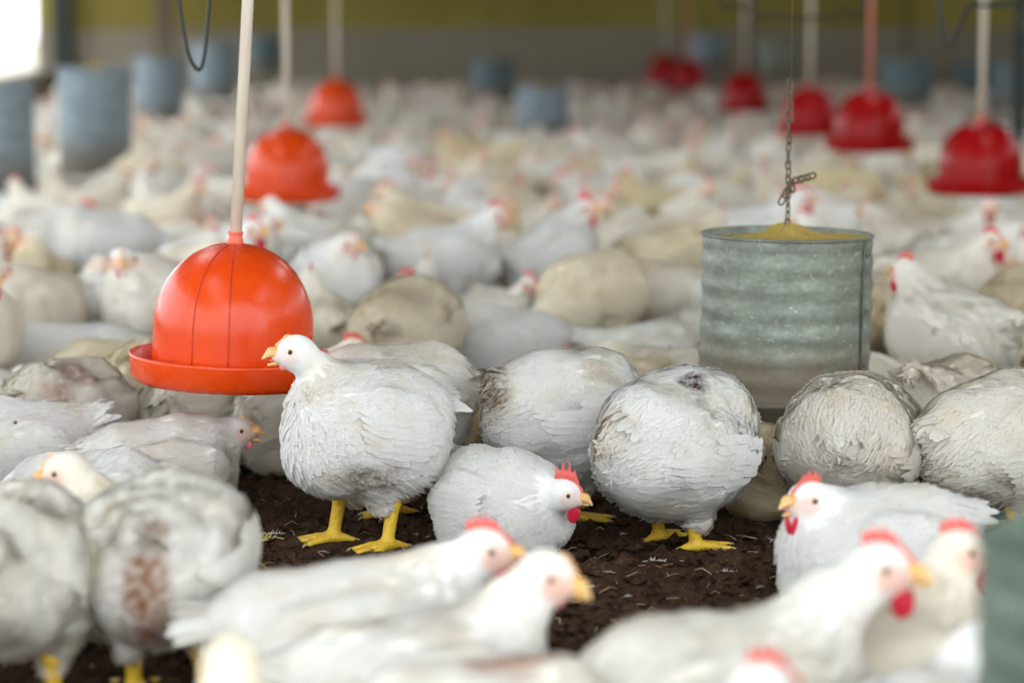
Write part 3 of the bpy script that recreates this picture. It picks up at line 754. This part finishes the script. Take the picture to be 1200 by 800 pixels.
hero(92, 553, 66, 'dirty hen seen from behind with rust-brown back and black vent', .25, seed=25, nf=3000, sit=True, hc=.13, fat=1.05, tail=.0, head=(.14, 0, .17), hpitch=-30,
     stains=((-.03, -.05, .09, (.06, .05, .05), RUST, .5), (-.12, -.06, .02, (.05, .05, .08), RUST, .6), (-.14, 0, -.08, (.05, .05, .035), DARK, .9), (-.10, .05, .05, (.06, .05, .06), YEL, .35)))
hero(16, 590, 190, 'white hen with red comb facing away from the rust-backed dirty hen', .0, seed=26, nf=2600, sit=True, head=(.02, .0, .185), hyaw=25, comb='m', wattle=1, scale=.95)
hero(78, 482, 195, 'white hen with pale red comb lying beyond the dirty rust-backed hen', .0, seed=27, nf=2400, sit=True, head=(.13, .05, .125), hyaw=5, comb='m', tail=.1, hpitch=-10)
hero(458, 598, 205, 'greyish-white hen partly hidden behind the tall standing hen', .12, seed=28, nf=3000, head=(.13, -.02, .28), hpitch=-20, pitch=8, comb='s', fat=1.02, long=.88, tail=-.2, stains=((0, 0, .1, (.12, .05, .03), TAN, .3),))
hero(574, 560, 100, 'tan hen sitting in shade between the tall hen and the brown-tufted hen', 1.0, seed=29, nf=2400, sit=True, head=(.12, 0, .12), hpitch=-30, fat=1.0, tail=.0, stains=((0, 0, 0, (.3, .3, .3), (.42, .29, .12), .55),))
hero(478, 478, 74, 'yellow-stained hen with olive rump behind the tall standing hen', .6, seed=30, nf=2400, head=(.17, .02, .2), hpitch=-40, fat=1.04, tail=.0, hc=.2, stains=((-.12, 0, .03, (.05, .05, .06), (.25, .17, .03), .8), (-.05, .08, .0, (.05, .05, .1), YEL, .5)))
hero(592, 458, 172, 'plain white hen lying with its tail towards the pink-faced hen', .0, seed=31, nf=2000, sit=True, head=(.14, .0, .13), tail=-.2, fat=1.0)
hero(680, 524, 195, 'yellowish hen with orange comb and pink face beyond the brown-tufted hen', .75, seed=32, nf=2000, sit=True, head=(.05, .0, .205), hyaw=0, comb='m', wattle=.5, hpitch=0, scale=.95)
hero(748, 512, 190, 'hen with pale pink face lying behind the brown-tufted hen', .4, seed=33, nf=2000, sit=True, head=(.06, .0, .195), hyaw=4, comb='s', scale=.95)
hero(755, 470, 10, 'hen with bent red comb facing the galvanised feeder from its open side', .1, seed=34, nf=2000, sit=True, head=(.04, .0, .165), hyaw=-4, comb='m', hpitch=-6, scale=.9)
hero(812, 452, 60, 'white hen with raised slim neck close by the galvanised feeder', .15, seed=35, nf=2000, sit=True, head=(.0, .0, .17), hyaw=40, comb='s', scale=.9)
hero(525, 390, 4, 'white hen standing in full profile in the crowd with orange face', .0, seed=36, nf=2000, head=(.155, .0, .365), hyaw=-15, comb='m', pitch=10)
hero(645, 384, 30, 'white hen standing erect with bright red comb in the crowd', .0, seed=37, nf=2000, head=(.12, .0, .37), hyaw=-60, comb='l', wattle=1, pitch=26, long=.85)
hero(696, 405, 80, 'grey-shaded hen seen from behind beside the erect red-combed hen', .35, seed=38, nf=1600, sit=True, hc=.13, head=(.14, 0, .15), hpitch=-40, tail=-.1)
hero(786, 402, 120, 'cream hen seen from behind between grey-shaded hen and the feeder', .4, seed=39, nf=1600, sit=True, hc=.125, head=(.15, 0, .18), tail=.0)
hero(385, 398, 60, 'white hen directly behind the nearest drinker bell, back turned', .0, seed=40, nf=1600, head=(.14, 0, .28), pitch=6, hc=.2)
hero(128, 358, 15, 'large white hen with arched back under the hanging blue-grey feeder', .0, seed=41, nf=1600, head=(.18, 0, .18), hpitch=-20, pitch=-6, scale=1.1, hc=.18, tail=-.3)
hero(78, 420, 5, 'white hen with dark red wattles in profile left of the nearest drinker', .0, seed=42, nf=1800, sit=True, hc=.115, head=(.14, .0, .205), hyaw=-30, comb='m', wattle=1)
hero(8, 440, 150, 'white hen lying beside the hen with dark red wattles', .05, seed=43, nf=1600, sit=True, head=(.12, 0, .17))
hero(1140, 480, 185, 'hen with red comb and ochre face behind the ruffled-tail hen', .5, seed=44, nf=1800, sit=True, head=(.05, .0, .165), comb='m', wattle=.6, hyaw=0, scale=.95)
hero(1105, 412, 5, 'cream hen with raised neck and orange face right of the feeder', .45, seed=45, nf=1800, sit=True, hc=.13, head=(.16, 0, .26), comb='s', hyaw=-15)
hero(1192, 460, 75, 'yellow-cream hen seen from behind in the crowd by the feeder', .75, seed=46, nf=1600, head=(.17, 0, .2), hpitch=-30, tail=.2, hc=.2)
hero(1052, 450, 65, 'cream hen with broad shaded back just right of the feeder', .5, seed=47, nf=1600, head=(.18, 0, .16), hpitch=-30, tail=-.2, hc=.18)
hero(238, 545, 75, 'greyish hen seen from behind under the red drinker tray', .3, seed=48, nf=1800, sit=True, hc=.115, head=(.12, 0, .14), tail=-.2, fat=.95)
hero(170, 530, 95, 'yellow-stained hen behind the dirty rust-backed hen under the drinker', .75, seed=49, nf=1800, sit=True, hc=.115, head=(.12, 0, .14), tail=-.2, stains=((-.1, 0, 0, (.06, .08, .08), YEL, .6),))
hero(342, 540, 60, 'dark-shaded hen between the drinker tray and the tall hen', .3, seed=50, nf=1600, sit=True, head=(.12, 0, .13), tail=-.2)
hero(1135, 266, 20, 'broad yellowish hen in front of the deep red drinker', .8, seed=51, nf=1400, head=(.18, 0, .18), hpitch=-30, scale=1.12, fat=1.1, hc=.19)
hero(425, 302, 200, 'white hen with flecked back and low head near the second drinker', .0, seed=52, nf=1400, head=(.18, .03, .2), hpitch=-30, scale=1.05, hc=.19)

place_heroes()

# ------------------------------------------------------------------ drinkers
def dome_prof(outer):
    R, Hh = .160, .246; o = []
    for i in range(26):
        t = i / 25
        if t < .30: r = R * (1.0 - .03 * t); z = Hh * t * 1.05
        else:
            a = (t - .30) / .70 * math.pi / 2; r = R * .991 * math.cos(a) ** .92; z = Hh * .315 + Hh * .685 * math.sin(a)
        o.append((max(r, .012), z))
    return o
def drinker(loc, mat, pipe_mat, label, tilt=(0, 0), top=3.05, scale=1.0, seams=True, group=None, rz=0.0, lean=(0, 0)):
    root = empty('bell_drinker', loc, 0); root.rotation_euler = (tilt[0], tilt[1], rz); root.scale = (scale,) * 3
    tag(root, label, 'drinker', group)
    z0 = .028
    pr = [(r, z + z0) for r, z in dome_prof(1)]
    dome = obj('dome', lathe('dome', pr, 72), root, mat)
    if seams:
        for a in (-1.98, -1.52, .3, 1.6, 2.7):
            pts = [((r + .0004) * math.cos(a), (r + .0004) * math.sin(a), z) for r, z in pr[2:]]
            obj('seam', tube('seam', pts, .0013, 6), dome, 'seam_red')
    tray = [(.150, .030), (.158, .016), (.182, .010), (.194, .018), (.199, .052), (.2015, .056), (.2045, .055), (.2045, .050), (.200, .012), (.188, .000), (.150, -.006), (.06, -.010), (.001, -.012)]
    obj('tray', lathe('tray', tray, 80), root, mat)
    zc = z0 + .246
    col = [(.001, zc - .006), (.016, zc - .006), (.0155, zc + .010), (.0135, zc + .012), (.0135, zc + .018), (.0150, zc + .020), (.0150, zc + .024), (.001, zc + .024)]
    obj('collar', lathe('collar', col, 24), root, 'collar_red')
    L = (top - loc[2]) / scale
    obj('pipe', tube('pipe', [(0, 0, zc + .012), (lean[0] * L * .3, lean[1] * L * .3, L * .3), (lean[0] * L, lean[1] * L, L)], .0118, 14), root, pipe_mat)
    return root
DRINK_XY, LANDMARKS = [], []
def drink_at(u, v_lip, width, mat, pm, label, **kw):
    s_ = width / .326; Y = FPX / s_
    p = at_depth(u, v_lip, Y)
    DRINK_XY.append((p.x, p.y))
    return drinker((p.x, p.y, p.z), mat, pm, label, **kw), p
NEARD, p = drink_at(272, 446, 194, 'drinker_orange', 'pipe_cream', 'large orange-red bell drinker on a cream pipe beside the tall standing hen', tilt=(0, D(2.2)), lean=(.018, 0))
LANDMARKS.append((NEARD, 'the large orange drinker'))
DR = [(337, 234, 100, 'drinker_orange', 'pipe_cream', 'orange bell drinker hanging second in the line behind the large bell drinker', 'the second orange drinker'),
      (394, 147, 63, 'drinker_orange', 'pipe_cream', 'small far orange bell drinker, third in the line behind the large bell drinker', 'the third orange drinker'),
      (1148, 226, 100, 'drinker_red', 'pipe_cream', 'deep red bell drinker above the broad yellowish hen', 'the nearest deep-red drinker'),
      (1018, 176, 84, 'drinker_red', 'pipe_pink', 'deep red bell drinker hanging on a pink-red pipe', 'the pink-piped red drinker'),
      (948, 158, 66, 'drinker_red', 'pipe_cream', 'deep red bell drinker behind the chain of the feeder', 'the red drinker behind the chain'),
      (872, 130, 53, 'drinker_red', 'pipe_cream', 'small deep red bell drinker beside a hazy green feeder tube', None),
      (779, 98, 40, 'drinker_red', 'pipe_cream', 'far deep red bell drinker, one of a touching pair, on a cream pipe', None),
      (806, 106, 43, 'drinker_red', 'pipe_pink', 'far deep red bell drinker, one of a touching pair, on a pink pipe', None)]
for u, v, w, m1, m2, lb, nm in DR:
    o, p = drink_at(u, v, w, m1, m2, lb, seams=w > 80)
    if nm: LANDMARKS.append((o, nm))

# ------------------------------------------------------------------ tube feeders
def feeder_tube(R, Hh):
    pr = []
    n = 84
    for i in range(n + 1):
        t = i / n; z = Hh * t
        r = R * (1.0 + .010 * (1 - t)) + .0015 * math.cos(t * 2 * math.pi * 7.0 + .6) * (1 if .03 < t < .96 else .3)
        pr.append((r, z))
    pr += [(R + .003, Hh + .001), (R + .0035, Hh + .004), (R, Hh + .006), (R - .003, Hh + .003), (R - .003, Hh - .05), (R - .004, .02), (R - .004, 0)]
    def fn(a, r, z):
        return r + .0012 * math.sin(3 * a + 9 * z) + .0008 * math.sin(7 * a - 20 * z), z
    return lathe('tube', pr, 96, fn=fn)
TUBE = feeder_tube(.178, .335)
link_pts = []
for i in range(20):
    a = 2 * math.pi * i / 20; c, s_ = math.cos(a), math.sin(a)
    link_pts.append((.0050 * c * (1 if abs(s_) < .95 else .95), 0, .0085 * (1 if s_ > 0 else -1) * min(1, abs(s_) * 3) * .6 + .0050 * s_))
LINK = tube('link', link_pts, .0019, 6, True)
PAN = lathe('pan', [(.001, .004), (.21, .004), (.235, .035), (.238, .038), (.241, .036), (.216, .0), (.001, 0)], 64)
def mound():
    V, F = [], []; n = 64; rr = np.linspace(0, .174, 15)
    r_ = np.random.default_rng(5)
    for j, r in enumerate(rr):
        for i in range(n):
            a = 2 * math.pi * i / n
            z = .330 + .022 * math.exp(-(r / .06) ** 2) + .004 * (1 - r / .174) + r_.normal(0, .0012) + .007 * math.sin(a + 2.4) * r / .174 + (.006 if r < .04 else 0) * math.sin(3 * a)
            V.append((r * math.cos(a), r * math.sin(a), z))
    for j in range(len(rr) - 1):
        for i in range(n): F.append((j * n + i, j * n + (i + 1) % n, (j + 1) * n + (i + 1) % n, (j + 1) * n + i))
    return pymesh('feed', V, F)
MOUND = mound()
def feeder(loc, label, mat='galvanised', tall=1.0, detail=False, chain=True, level=0.0, group=None, rz=0.0, pan=True, tilt=0.0, scale=1.0, wire_r=.003):
    root = empty('tube_feeder', loc, rz); tag(root, label, 'feeder', group); root.rotation_euler[1] = tilt; root.scale = (scale,) * 3
    tb = obj('tube', TUBE if mat == 'galvanised' else TUBE_ALT.get(mat), root, mat, scale=(1, 1, tall))
    obj('feed', MOUND, root, 'feed', loc=(0, 0, .335 * (tall - 1) + level))
    if pan: obj('pan', PAN, root, None, loc=(0, 0, -.105)); PAN.materials.append(MATS['galvanised']) if not PAN.materials else None
    for a in (.9, 2.99, 5.1):   # rods that carry the pan
        if pan: obj('rod', tube('rod', [(.172 * math.cos(a), .172 * math.sin(a), .03), (.17 * math.cos(a), .17 * math.sin(a), -.10)], .003, 6), root, 'rivet')
    if detail:
        a = D(-36); R = .1815
        pts = []
        for i in range(40):
            t = i / 39; aa = a + .008 * math.sin(t * 7) + .004 * math.sin(t * 19); z = .06 + t * .268
            pts.append(((R + .0012) * math.cos(aa), (R + .0012) * math.sin(aa), z))
        obj('seam', tube('seam', pts, .0019, 6), tb, 'rivet')
        # overlapped sheet edge and rivets
        V, F = [], []
        for i in range(60):
            t = i / 59; z = .002 + t * .330
            for j in range(5):
                aa = a + .012 + j * .055; rr = .1805 + .0020 + .0015 * math.cos(t * 2 * math.pi * 7.0 + .6) + .0012 * math.sin(3 * aa + 9 * z)
                V.append((rr * math.cos(aa), rr * math.sin(aa), z))
        for i in range(59):
            for j in range(4): F.append((i * 5 + j, i * 5 + j + 1, i * 5 + 6 + j, i * 5 + 5 + j))
        obj('lap_strip', pymesh('lap_strip', V, F), tb, 'galvanised')
        for z in (.305, .190, .075):
            aa = a + .06; me = lathe('rivet', [(.001, .0042), (.003, .0038), (.0048, .002), (.0052, 0)], 12)
            o = obj('rivet', me, tb, 'rivet'); o.location = (.1855 * math.cos(aa), .1855 * math.sin(aa), z); o.rotation_euler = (0, math.pi / 2, aa)
        ch = empty('chain', (0, 0, 0), 0, root)
        z = .352
        for i in range(19):
            o = obj('link', LINK, ch, 'chain_rust'); o.location = (random.gauss(0, .0010) - i * .0002, random.gauss(0, .001), z + .008); o.rotation_euler = (0, random.gauss(0, .10), (i % 2) * math.pi / 2 + random.gauss(.5, .35))
            sc = 1.35 if i in (9, 14) else random.uniform(.92, 1.12); o.scale = (sc, sc, sc); z += .0155 * sc
        # knotted loose end of the chain
        for (x, zz, ry, rzz) in ((.010, .448, 1.0, .3), (.022, .452, 1.5, .2), (.036, .456, 1.5, .1), (.050, .460, 1.35, .4), (-.006, .425, .5, .3), (-.014, .410, .45, .1), (.008, .436, -.5, .8), (.004, .444, .9, 1.4)):
            o = obj('link', LINK, ch, 'chain_rust'); o.location = (x * .9, -.004, zz); o.rotation_euler = (0, ry, rzz); o.scale = (1.15,) * 3
        obj('wire', tube('wire', [(0, 0, z), (-.01, 0, z + .5), (-.01, 0, (3.05 - loc[2]) / scale)], .0014, 6), root, 'chain_rust')
    elif chain:
        obj('wire', tube('wire', [(0, 0, .34 * tall), (0, 0, (3.05 - loc[2]) / scale)], wire_r, 6), root, 'post_dark')
    return root
TUBE_ALT = {}
for mt in ('galvanised_blue', 'galvanised_dark', 'galvanised_green'):
    TUBE_ALT[mt] = TUBE.copy()
def feeder_at(u, v_top, width, label, **kw):
    s_ = width / .364 / kw.get('scale', 1.0); Y = FPX / s_; p = at_depth(u, v_top, Y)
    z = max(p.z - .338 * kw.get('scale', 1.0) * kw.get('tall', 1.0), .11)
    TAKEN.append((p.x, p.y, .245)); return feeder((p.x, p.y, z), label, **kw)
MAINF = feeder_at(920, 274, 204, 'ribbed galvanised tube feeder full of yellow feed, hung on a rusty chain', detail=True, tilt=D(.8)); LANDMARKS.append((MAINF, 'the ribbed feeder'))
feeder_at(1362, 636, 440, 'blurred galvanised tube feeder nearest the rust-backed hen', chain=False, level=-.2, mat='galvanised_green')
FD = [(110, 80, 86, 'galvanised_blue', 'pale blue-grey tube feeder above the large arched-back hen'),
      (-8, 96, 94, 'galvanised_blue', 'blue-grey tube feeder below the bright window opening'),
      (186, 66, 58, 'galvanised_blue', 'pale blue tube feeder second in the row from the bright window'),
      (250, 50, 52, 'galvanised_blue', 'hazy blue-grey tube feeder behind the loop of black hose'),
      (306, 42, 46, 'galvanised_dark', 'hazy dim tube feeder between two cream drinker pipes'),
      (578, 70, 50, 'galvanised_dark', 'dark green-grey tube feeder, farther of the two in mid flock'),
      (636, 102, 64, 'galvanised_blue', 'blue-grey tube feeder, nearer of the two in mid flock'),
      (826, 40, 45, 'galvanised_blue', 'small far tube feeder beside the touching pair of drinkers'),
      (908, 48, 46, 'galvanised', 'hazy green tube feeder beyond the feeder chain'),
      (1062, 68, 60, 'galvanised_dark', 'dark blue-grey tube feeder behind the pink-piped drinker'),
      (1138, 72, 46, 'galvanised_dark', 'dark tube feeder beside the cream pipe of the deep red drinker'),
      (1192, 72, 62, 'galvanised_dark', 'near-black tube feeder beyond the deep red drinker')]
FNAME = {110: 'the pale blue feeder', -8: 'the feeder below the window', 186: 'the second blue feeder', 636: 'the mid-flock blue feeder', 578: 'the mid-flock dark feeder', 1062: 'the dark feeder', 1192: 'the near-black feeder'}
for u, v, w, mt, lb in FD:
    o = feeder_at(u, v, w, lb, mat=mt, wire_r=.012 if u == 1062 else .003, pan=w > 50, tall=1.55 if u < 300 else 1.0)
    if u in FNAME: LANDMARKS.append((o, FNAME[u]))

# ------------------------------------------------------------------ hoses and cables
Y = 5.6
pts = []
for t in np.linspace(0, 1, 24):
    u = 208 + 26 * t - 6 * math.sin(math.pi * t) * (1 - t) if t < .62 else 224.2 + (t - .62) / .38 * 22
    pts.append(None)
hose_px = [(204, -120), (208, -30), (212, 15), (217, 45), (223, 68), (230, 80), (235, 80), (239, 66), (242, 40), (245, 0), (247, -60), (248, -160)]
hp_pts = [at_depth(u, v, Y) for u, v in hose_px]
def smooth_path(P, n=8):
    o = []
    for i in range(len(P) - 1):
        p0, p1, p2, p3 = P[max(i - 1, 0)], P[i], P[i + 1], P[min(i + 2, len(P) - 1)]
        for k_ in range(n):
            t = k_ / n
            o.append(.5 * ((2 * p1) + (p2 - p0) * t + (2 * p0 - 5 * p1 + 4 * p2 - p3) * t * t + (3 * p1 - p0 - 3 * p2 + p3) * t ** 3))
    o.append(P[-1]); return o
hp_pts = [Vector((hp_pts[0].x - .01, Y, 3.08))] + hp_pts + [Vector((hp_pts[-1].x + .01, Y, 3.08))]
tag(obj('hose', tube('hose', smooth_path(hp_pts), .0042, 10), None, 'hose_black'), 'thin black hose hanging down in a loop beside the cream drinker pipe', 'hose')
def cable(px, Y, r, label):
    P = [at_depth(u, v, Y) for u, v in px]; P[0].z = 3.08; P[-1].z = 3.08
    tag(obj('cable', tube('cable', smooth_path(P), r, 8), None, 'hose_black'), label, 'cable')
cable([(820, -600), (836, -60), (870, 8), (920, 20), (985, 14), (1020, -50), (1035, -600)], 9.5, .006, 'black cable sagging between the drinker pipes beyond the chain')
cable([(1085, -500), (1100, -10), (1140, 5), (1185, 3), (1215, -20), (1240, -500)], 7.5, .006, 'black cable sagging over the cream pipe of the deep red drinker')
for u, Yp, w, mt, lb in ((876, 24.0, .12, 'post_wood', 'weathered wooden roof post beyond the feeder chain'), (193, 24.5, .16, 'post_wood', 'wide wooden roof post behind the row of blue feeders'), (1196, 12.0, .05, 'post_dark', 'slim dark post beside the near-black feeder')):
    p = at_depth(u, 10, Yp)
    me = box_mesh('roof_post', -w / 2, w / 2, -w / 2, w / 2, -.02, ROOF, .004)
    tag(obj('roof_post', me, None, mt, loc=(p.x, p.y, 0)), lb, 'post')

# ------------------------------------------------------------------ the flock behind: individuals, then the far rest
VAR = [dict(sit=True, head=(.15, .0, .245), hyaw=15, comb='m', seed=101), dict(sit=True, head=(.11, .0, .265), hyaw=-25, comb='m', wattle=1, seed=102, tail=.3),
       dict(sit=True, head=(.17, .03, .15), hyaw=30, hpitch=-15, comb='s', seed=103, tail=.0), dict(sit=True, head=(.06, .0, .24), hyaw=60, comb='s', seed=104, fat=1.05, tail=.1),
       dict(head=(.15, .0, .365), comb='m', seed=105, wattle=1), dict(head=(.20, .0, .17), hpitch=-40, comb='s', seed=106, pitch=-2, tail=.0, fat=1.06),
       dict(head=(.13, .0, .34), hyaw=40, comb='s', seed=107, pitch=8, tail=.2), dict(sit=True, hc=.125, head=(.16, .0, .21), hyaw=-40, comb='l', wattle=1, seed=108, tail=.15)]
VST = [(), ((-.15, 0, -.02, (.06, .06, .06), BROWN, .6),), ((.08, 0, -.04, (.07, .09, .06), TAN, .6),), (), (), ((-.14, 0, -.02, (.06, .07, .07), TAN, .8),), ((-.05, 0, .1, (.06, .06, .04), RUST, .35),), ((-.12, .03, 0, (.07, .07, .07), YEL, .5),)]
VLAB = ['white hen sitting with head raised', 'red-combed hen with brown vent', 'hen lying low with tan breast', 'hen sitting with head turned back',
        'hen standing alert, red comb', 'hen standing head-down, tan rump', 'hen standing with rusty back', 'large-combed hen with yellow rump']
variants = [Bird(**v, stains=VST[i]) for i, v in enumerate(VAR)]
full_ms = [build_meshes(b, .010, 1500) for b in variants]
mid_me = [joined_mesh('chicken', *joined(b, .011)) for b in variants]
far_ar = [joined(b, .020) for b in variants]

def in_house(x, y):
    q = HOUSE.inverted() @ Vector((x, y, 0)); return WL + .25 < q.x < WR - .2 and q.y < FAR - .35
spots = []; cell = {}
def near_ok(circ):
    for (x, y, r) in circ:
        i, j = int(x // .3), int(y // .3)
        for a in range(i - 1, i + 2):
            for b_ in range(j - 1, j + 2):
                for (px, py, pr) in cell.get((a, b_), ()):
                    if (px - x) ** 2 + (py - y) ** 2 < (pr + r) ** 2: return False
    return True
def add_cell(x, y, r): cell.setdefault((int(x // .3), int(y // .3)), []).append((x, y, r))
for t in TAKEN: add_cell(*t)
rr = random.Random(21)
Yc = 2.9
LOW = 2
while Yc < FAR - .3:
    half = Yc * .215 + .75          # fill in thin depth bands, near to far
    for q in range(int(90 + 110 * half)):
        x = rr.uniform(-half, half); y = Yc + rr.uniform(0, .3); a = rr.uniform(0, 2 * math.pi); vi = rr.randrange(len(variants)); sc = rr.uniform(.88, 1.04)
        if (y < 5.75 and -.35 < x < 1.0) or (y < 6.7 and -.35 < x < .30): continue
        if any((x - dx) ** 2 + (y - dy) ** 2 < .40 ** 2 for dx, dy in DRINK_XY): vi = LOW; sc = min(sc, .95)
        if y < 5.45 and abs(x) < .2 * y + .30: continue
        if not in_house(x, y): continue
        fp = footprint(variants[vi], x, y, a, sc)
        if near_ok(fp):
            for t in fp: add_cell(*t)
            spots.append((x, y, a, vi, sc))
    Yc += .3
spots.sort(key=lambda s_: s_[1] + (100 if abs(s_[0]) > .2 * s_[1] + .22 else 0))     # birds outside the frame go last
N_IND = 300 - 48
LAND = [(o.location.x, o.location.y, nm) for o, nm in LANDMARKS]
def nearest(x, y): return min(LAND, key=lambda t: (t[0] - x) ** 2 + (t[1] - y) ** 2)[2]
def tone_of(): return min(1, max(0, rr.gauss(.42, .33)))
for i, (x, y, rz, vi, sc) in enumerate(spots[:N_IND]):
    nm = nearest(x, y); lab = VLAB[vi] + ', in the flock by ' + nm; gname = lab
    if y < 8.6:
        put_bird(full_ms[vi], (x, y, 0), rz, lab, gname, tone_of(), sc, claw=False)
    else:
        o = obj('chicken', mid_me[vi], None, loc=(x, y, 0), rot=(0, 0, rz), scale=(sc,) * 3)
        if not variants[vi].sit: o.location.z = -.045
        o['tone'] = tone_of(); tag(o, lab, 'chicken', gname)
VV, FF, MM, FA, ST = [], [], [], [], []; n = 0
for (x, y, a, vi, sc) in spots[N_IND:]:
    V, F, mi, fa, st = far_ar[vi]
    R = np.array([[math.cos(a), -math.sin(a), 0], [math.sin(a), math.cos(a), 0], [0, 0, 1]])
    v = (V * sc) @ R.T + (x, y, 0 if variants[vi].sit else -.05)
    VV.append(v.astype(np.float32)); FF.append(F + n); MM.append(mi); FA.append(fa); n += len(v)
    s2 = st.copy(); t = tone_of(); low = s2[:, 3] < .25; s2[low, :3] = (.78, .68, .45); s2[low, 3] = t * .8 * (mi.size > 0); ST.append(s2)
if VV:
    me = joined_mesh('far_flock', np.concatenate(VV), np.concatenate(FF), np.concatenate(MM), np.concatenate(FA), np.concatenate(ST))
    o = obj('far_flock', me); tag(o, 'blurred mass of white chickens filling the floor up to the far wall', 'chickens', kind='stuff'); o['tone'] = .2
print('spots', len(spots), 'individual', min(N_IND, len(spots)))

# ------------------------------------------------------------------ litter on the floor
def clods():
    r = np.random.default_rng(9); V, F = [], []
    base = np.array([(1, 0, 0), (-1, 0, 0), (0, 1, 0), (0, -1, 0), (0, 0, 1), (0, 0, -1)], np.float32)
    tri = np.array([(0, 2, 4), (2, 1, 4), (1, 3, 4), (3, 0, 4), (2, 0, 5), (1, 2, 5), (3, 1, 5), (0, 3, 5)])
    n = 16000; X = r.uniform(-1.2, 1.3, n); Yy = r.uniform(3.4, 5.6, n)
    s_ = r.gamma(2.0, .0028, n) + .0018
    P = base[None] * s_[:, None, None] * r.uniform(.6, 1.4, (n, 6, 1)) * np.array([1.2, 1.2, .8]) + r.normal(0, 1, (n, 6, 3)) * s_[:, None, None] * .2
    P[:, :, 0] += X[:, None]; P[:, :, 1] += Yy[:, None]; P[:, :, 2] += 0.0
    return pymesh('litter_clods', P.reshape(-1, 3).astype(np.float32), (tri[None] + 6 * np.arange(n)[:, None, None]).reshape(-1, 3), False)
tag(obj('floor_litter', clods(), None, 'litter'), 'dark brown crumbs of litter strewn over the floor', 'litter', kind='stuff')
def straws(n, seed, L0, col):
    r = random.Random(seed); V, F = [], []
    for _ in range(n):
        x, y = r.uniform(-1.2, 1.2), r.uniform(3.6, 5.5); a = r.uniform(0, 6.28); L = r.uniform(.3, 1) * L0; b = r.uniform(-.5, .5)
        pts = [(x + math.cos(a + b * t) * L * t, y + math.sin(a + b * t) * L * t, .003 + .008 * math.sin(t * 3.1) * r.random()) for t in (0, .5, 1)]
        v, f = tube_arrays(pts, r.uniform(.0006, .0014), 4); o = len(V); V += v; F += [tuple(i + o for i in q) for q in f]
    return pymesh('straw_bits', V, F)
tag(obj('floor_straw', straws(420, 4, .05, 0), None, 'straw'), 'short pale straw bits scattered on the dark litter', 'straw', kind='stuff')
def loose_feather(seed):
    r = random.Random(seed); V, F = [], []; n = 26
    v, f = tube_arrays([(-.016, 0, .002), (0, .001, .005), (.018, 0, .004)], [.0006, .0005, .0002], 4); V += v; F += f
    for i in range(n):
        t = i / n; x = -.010 + .028 * t; sg = 1 if i % 2 else -1; L = .011 * math.sin(math.pi * min(1, t * .85 + .15)) * r.uniform(.7, 1.2); o = len(V)
        V += [(x, 0, .004), (x + .0022, 0, .004), (x + .006 + r.gauss(0, .002), sg * L, .003 + r.uniform(0, .007))]; F.append((o, o + 1, o + 2))
    return pymesh('feather', V, F)
LF = [loose_feather(i) for i in range(4)]
LFP = [(765, 660, .2, 1.2), (730, 628, 1.2, 1), (757, 634, 2.0, .8), (1012, 0, 0, 0), (850, 672, .1, 1.0), (715, 672, 2.6, .7), (690, 690, .5, .9), (850, 646, 1.5, .8), (905, 636, 1.3, 1.3), (320, 628, .3, 1.2), (352, 634, .2, 1.1), (488, 628, 1.8, .8), (505, 630, .6, .8), (380, 648, 2.4, .7), (890, 690, .9, .8), (735, 700, .4, .6)]
for i, (u, v, a, s_) in enumerate(LFP):
    if not s_: continue
    o = obj('feather', LF[i % 4], None, 'feather_loose', loc=ground(u, v, .004), rot=(0, .1, a), scale=(s_,) * 3)
    tag(o, 'small off-white downy feather lying on the dark litter', 'feather', 'loose feathers on the litter')
def clump():
    r = random.Random(77); V, F = [], []
    for _ in range(70):
        a = r.uniform(0, 6.28); x, y = r.gauss(0, .012), r.gauss(0, .008); L = r.uniform(.008, .022)
        v, f = tube_arrays([(x, y, .002 + r.uniform(0, .01)), (x + math.cos(a) * L, y + math.sin(a) * L, .004 + r.uniform(0, .016))], r.uniform(.001, .0022), 4); o = len(V); V += v; F += [tuple(i + o for i in q) for q in f]
    return pymesh('straw_clump', V, F)
tag(obj('straw_clump', clump(), None, 'straw_green', loc=ground(303, 636, .0)), 'small yellow-green clump of straw on the litter near the tall hen', 'straw')
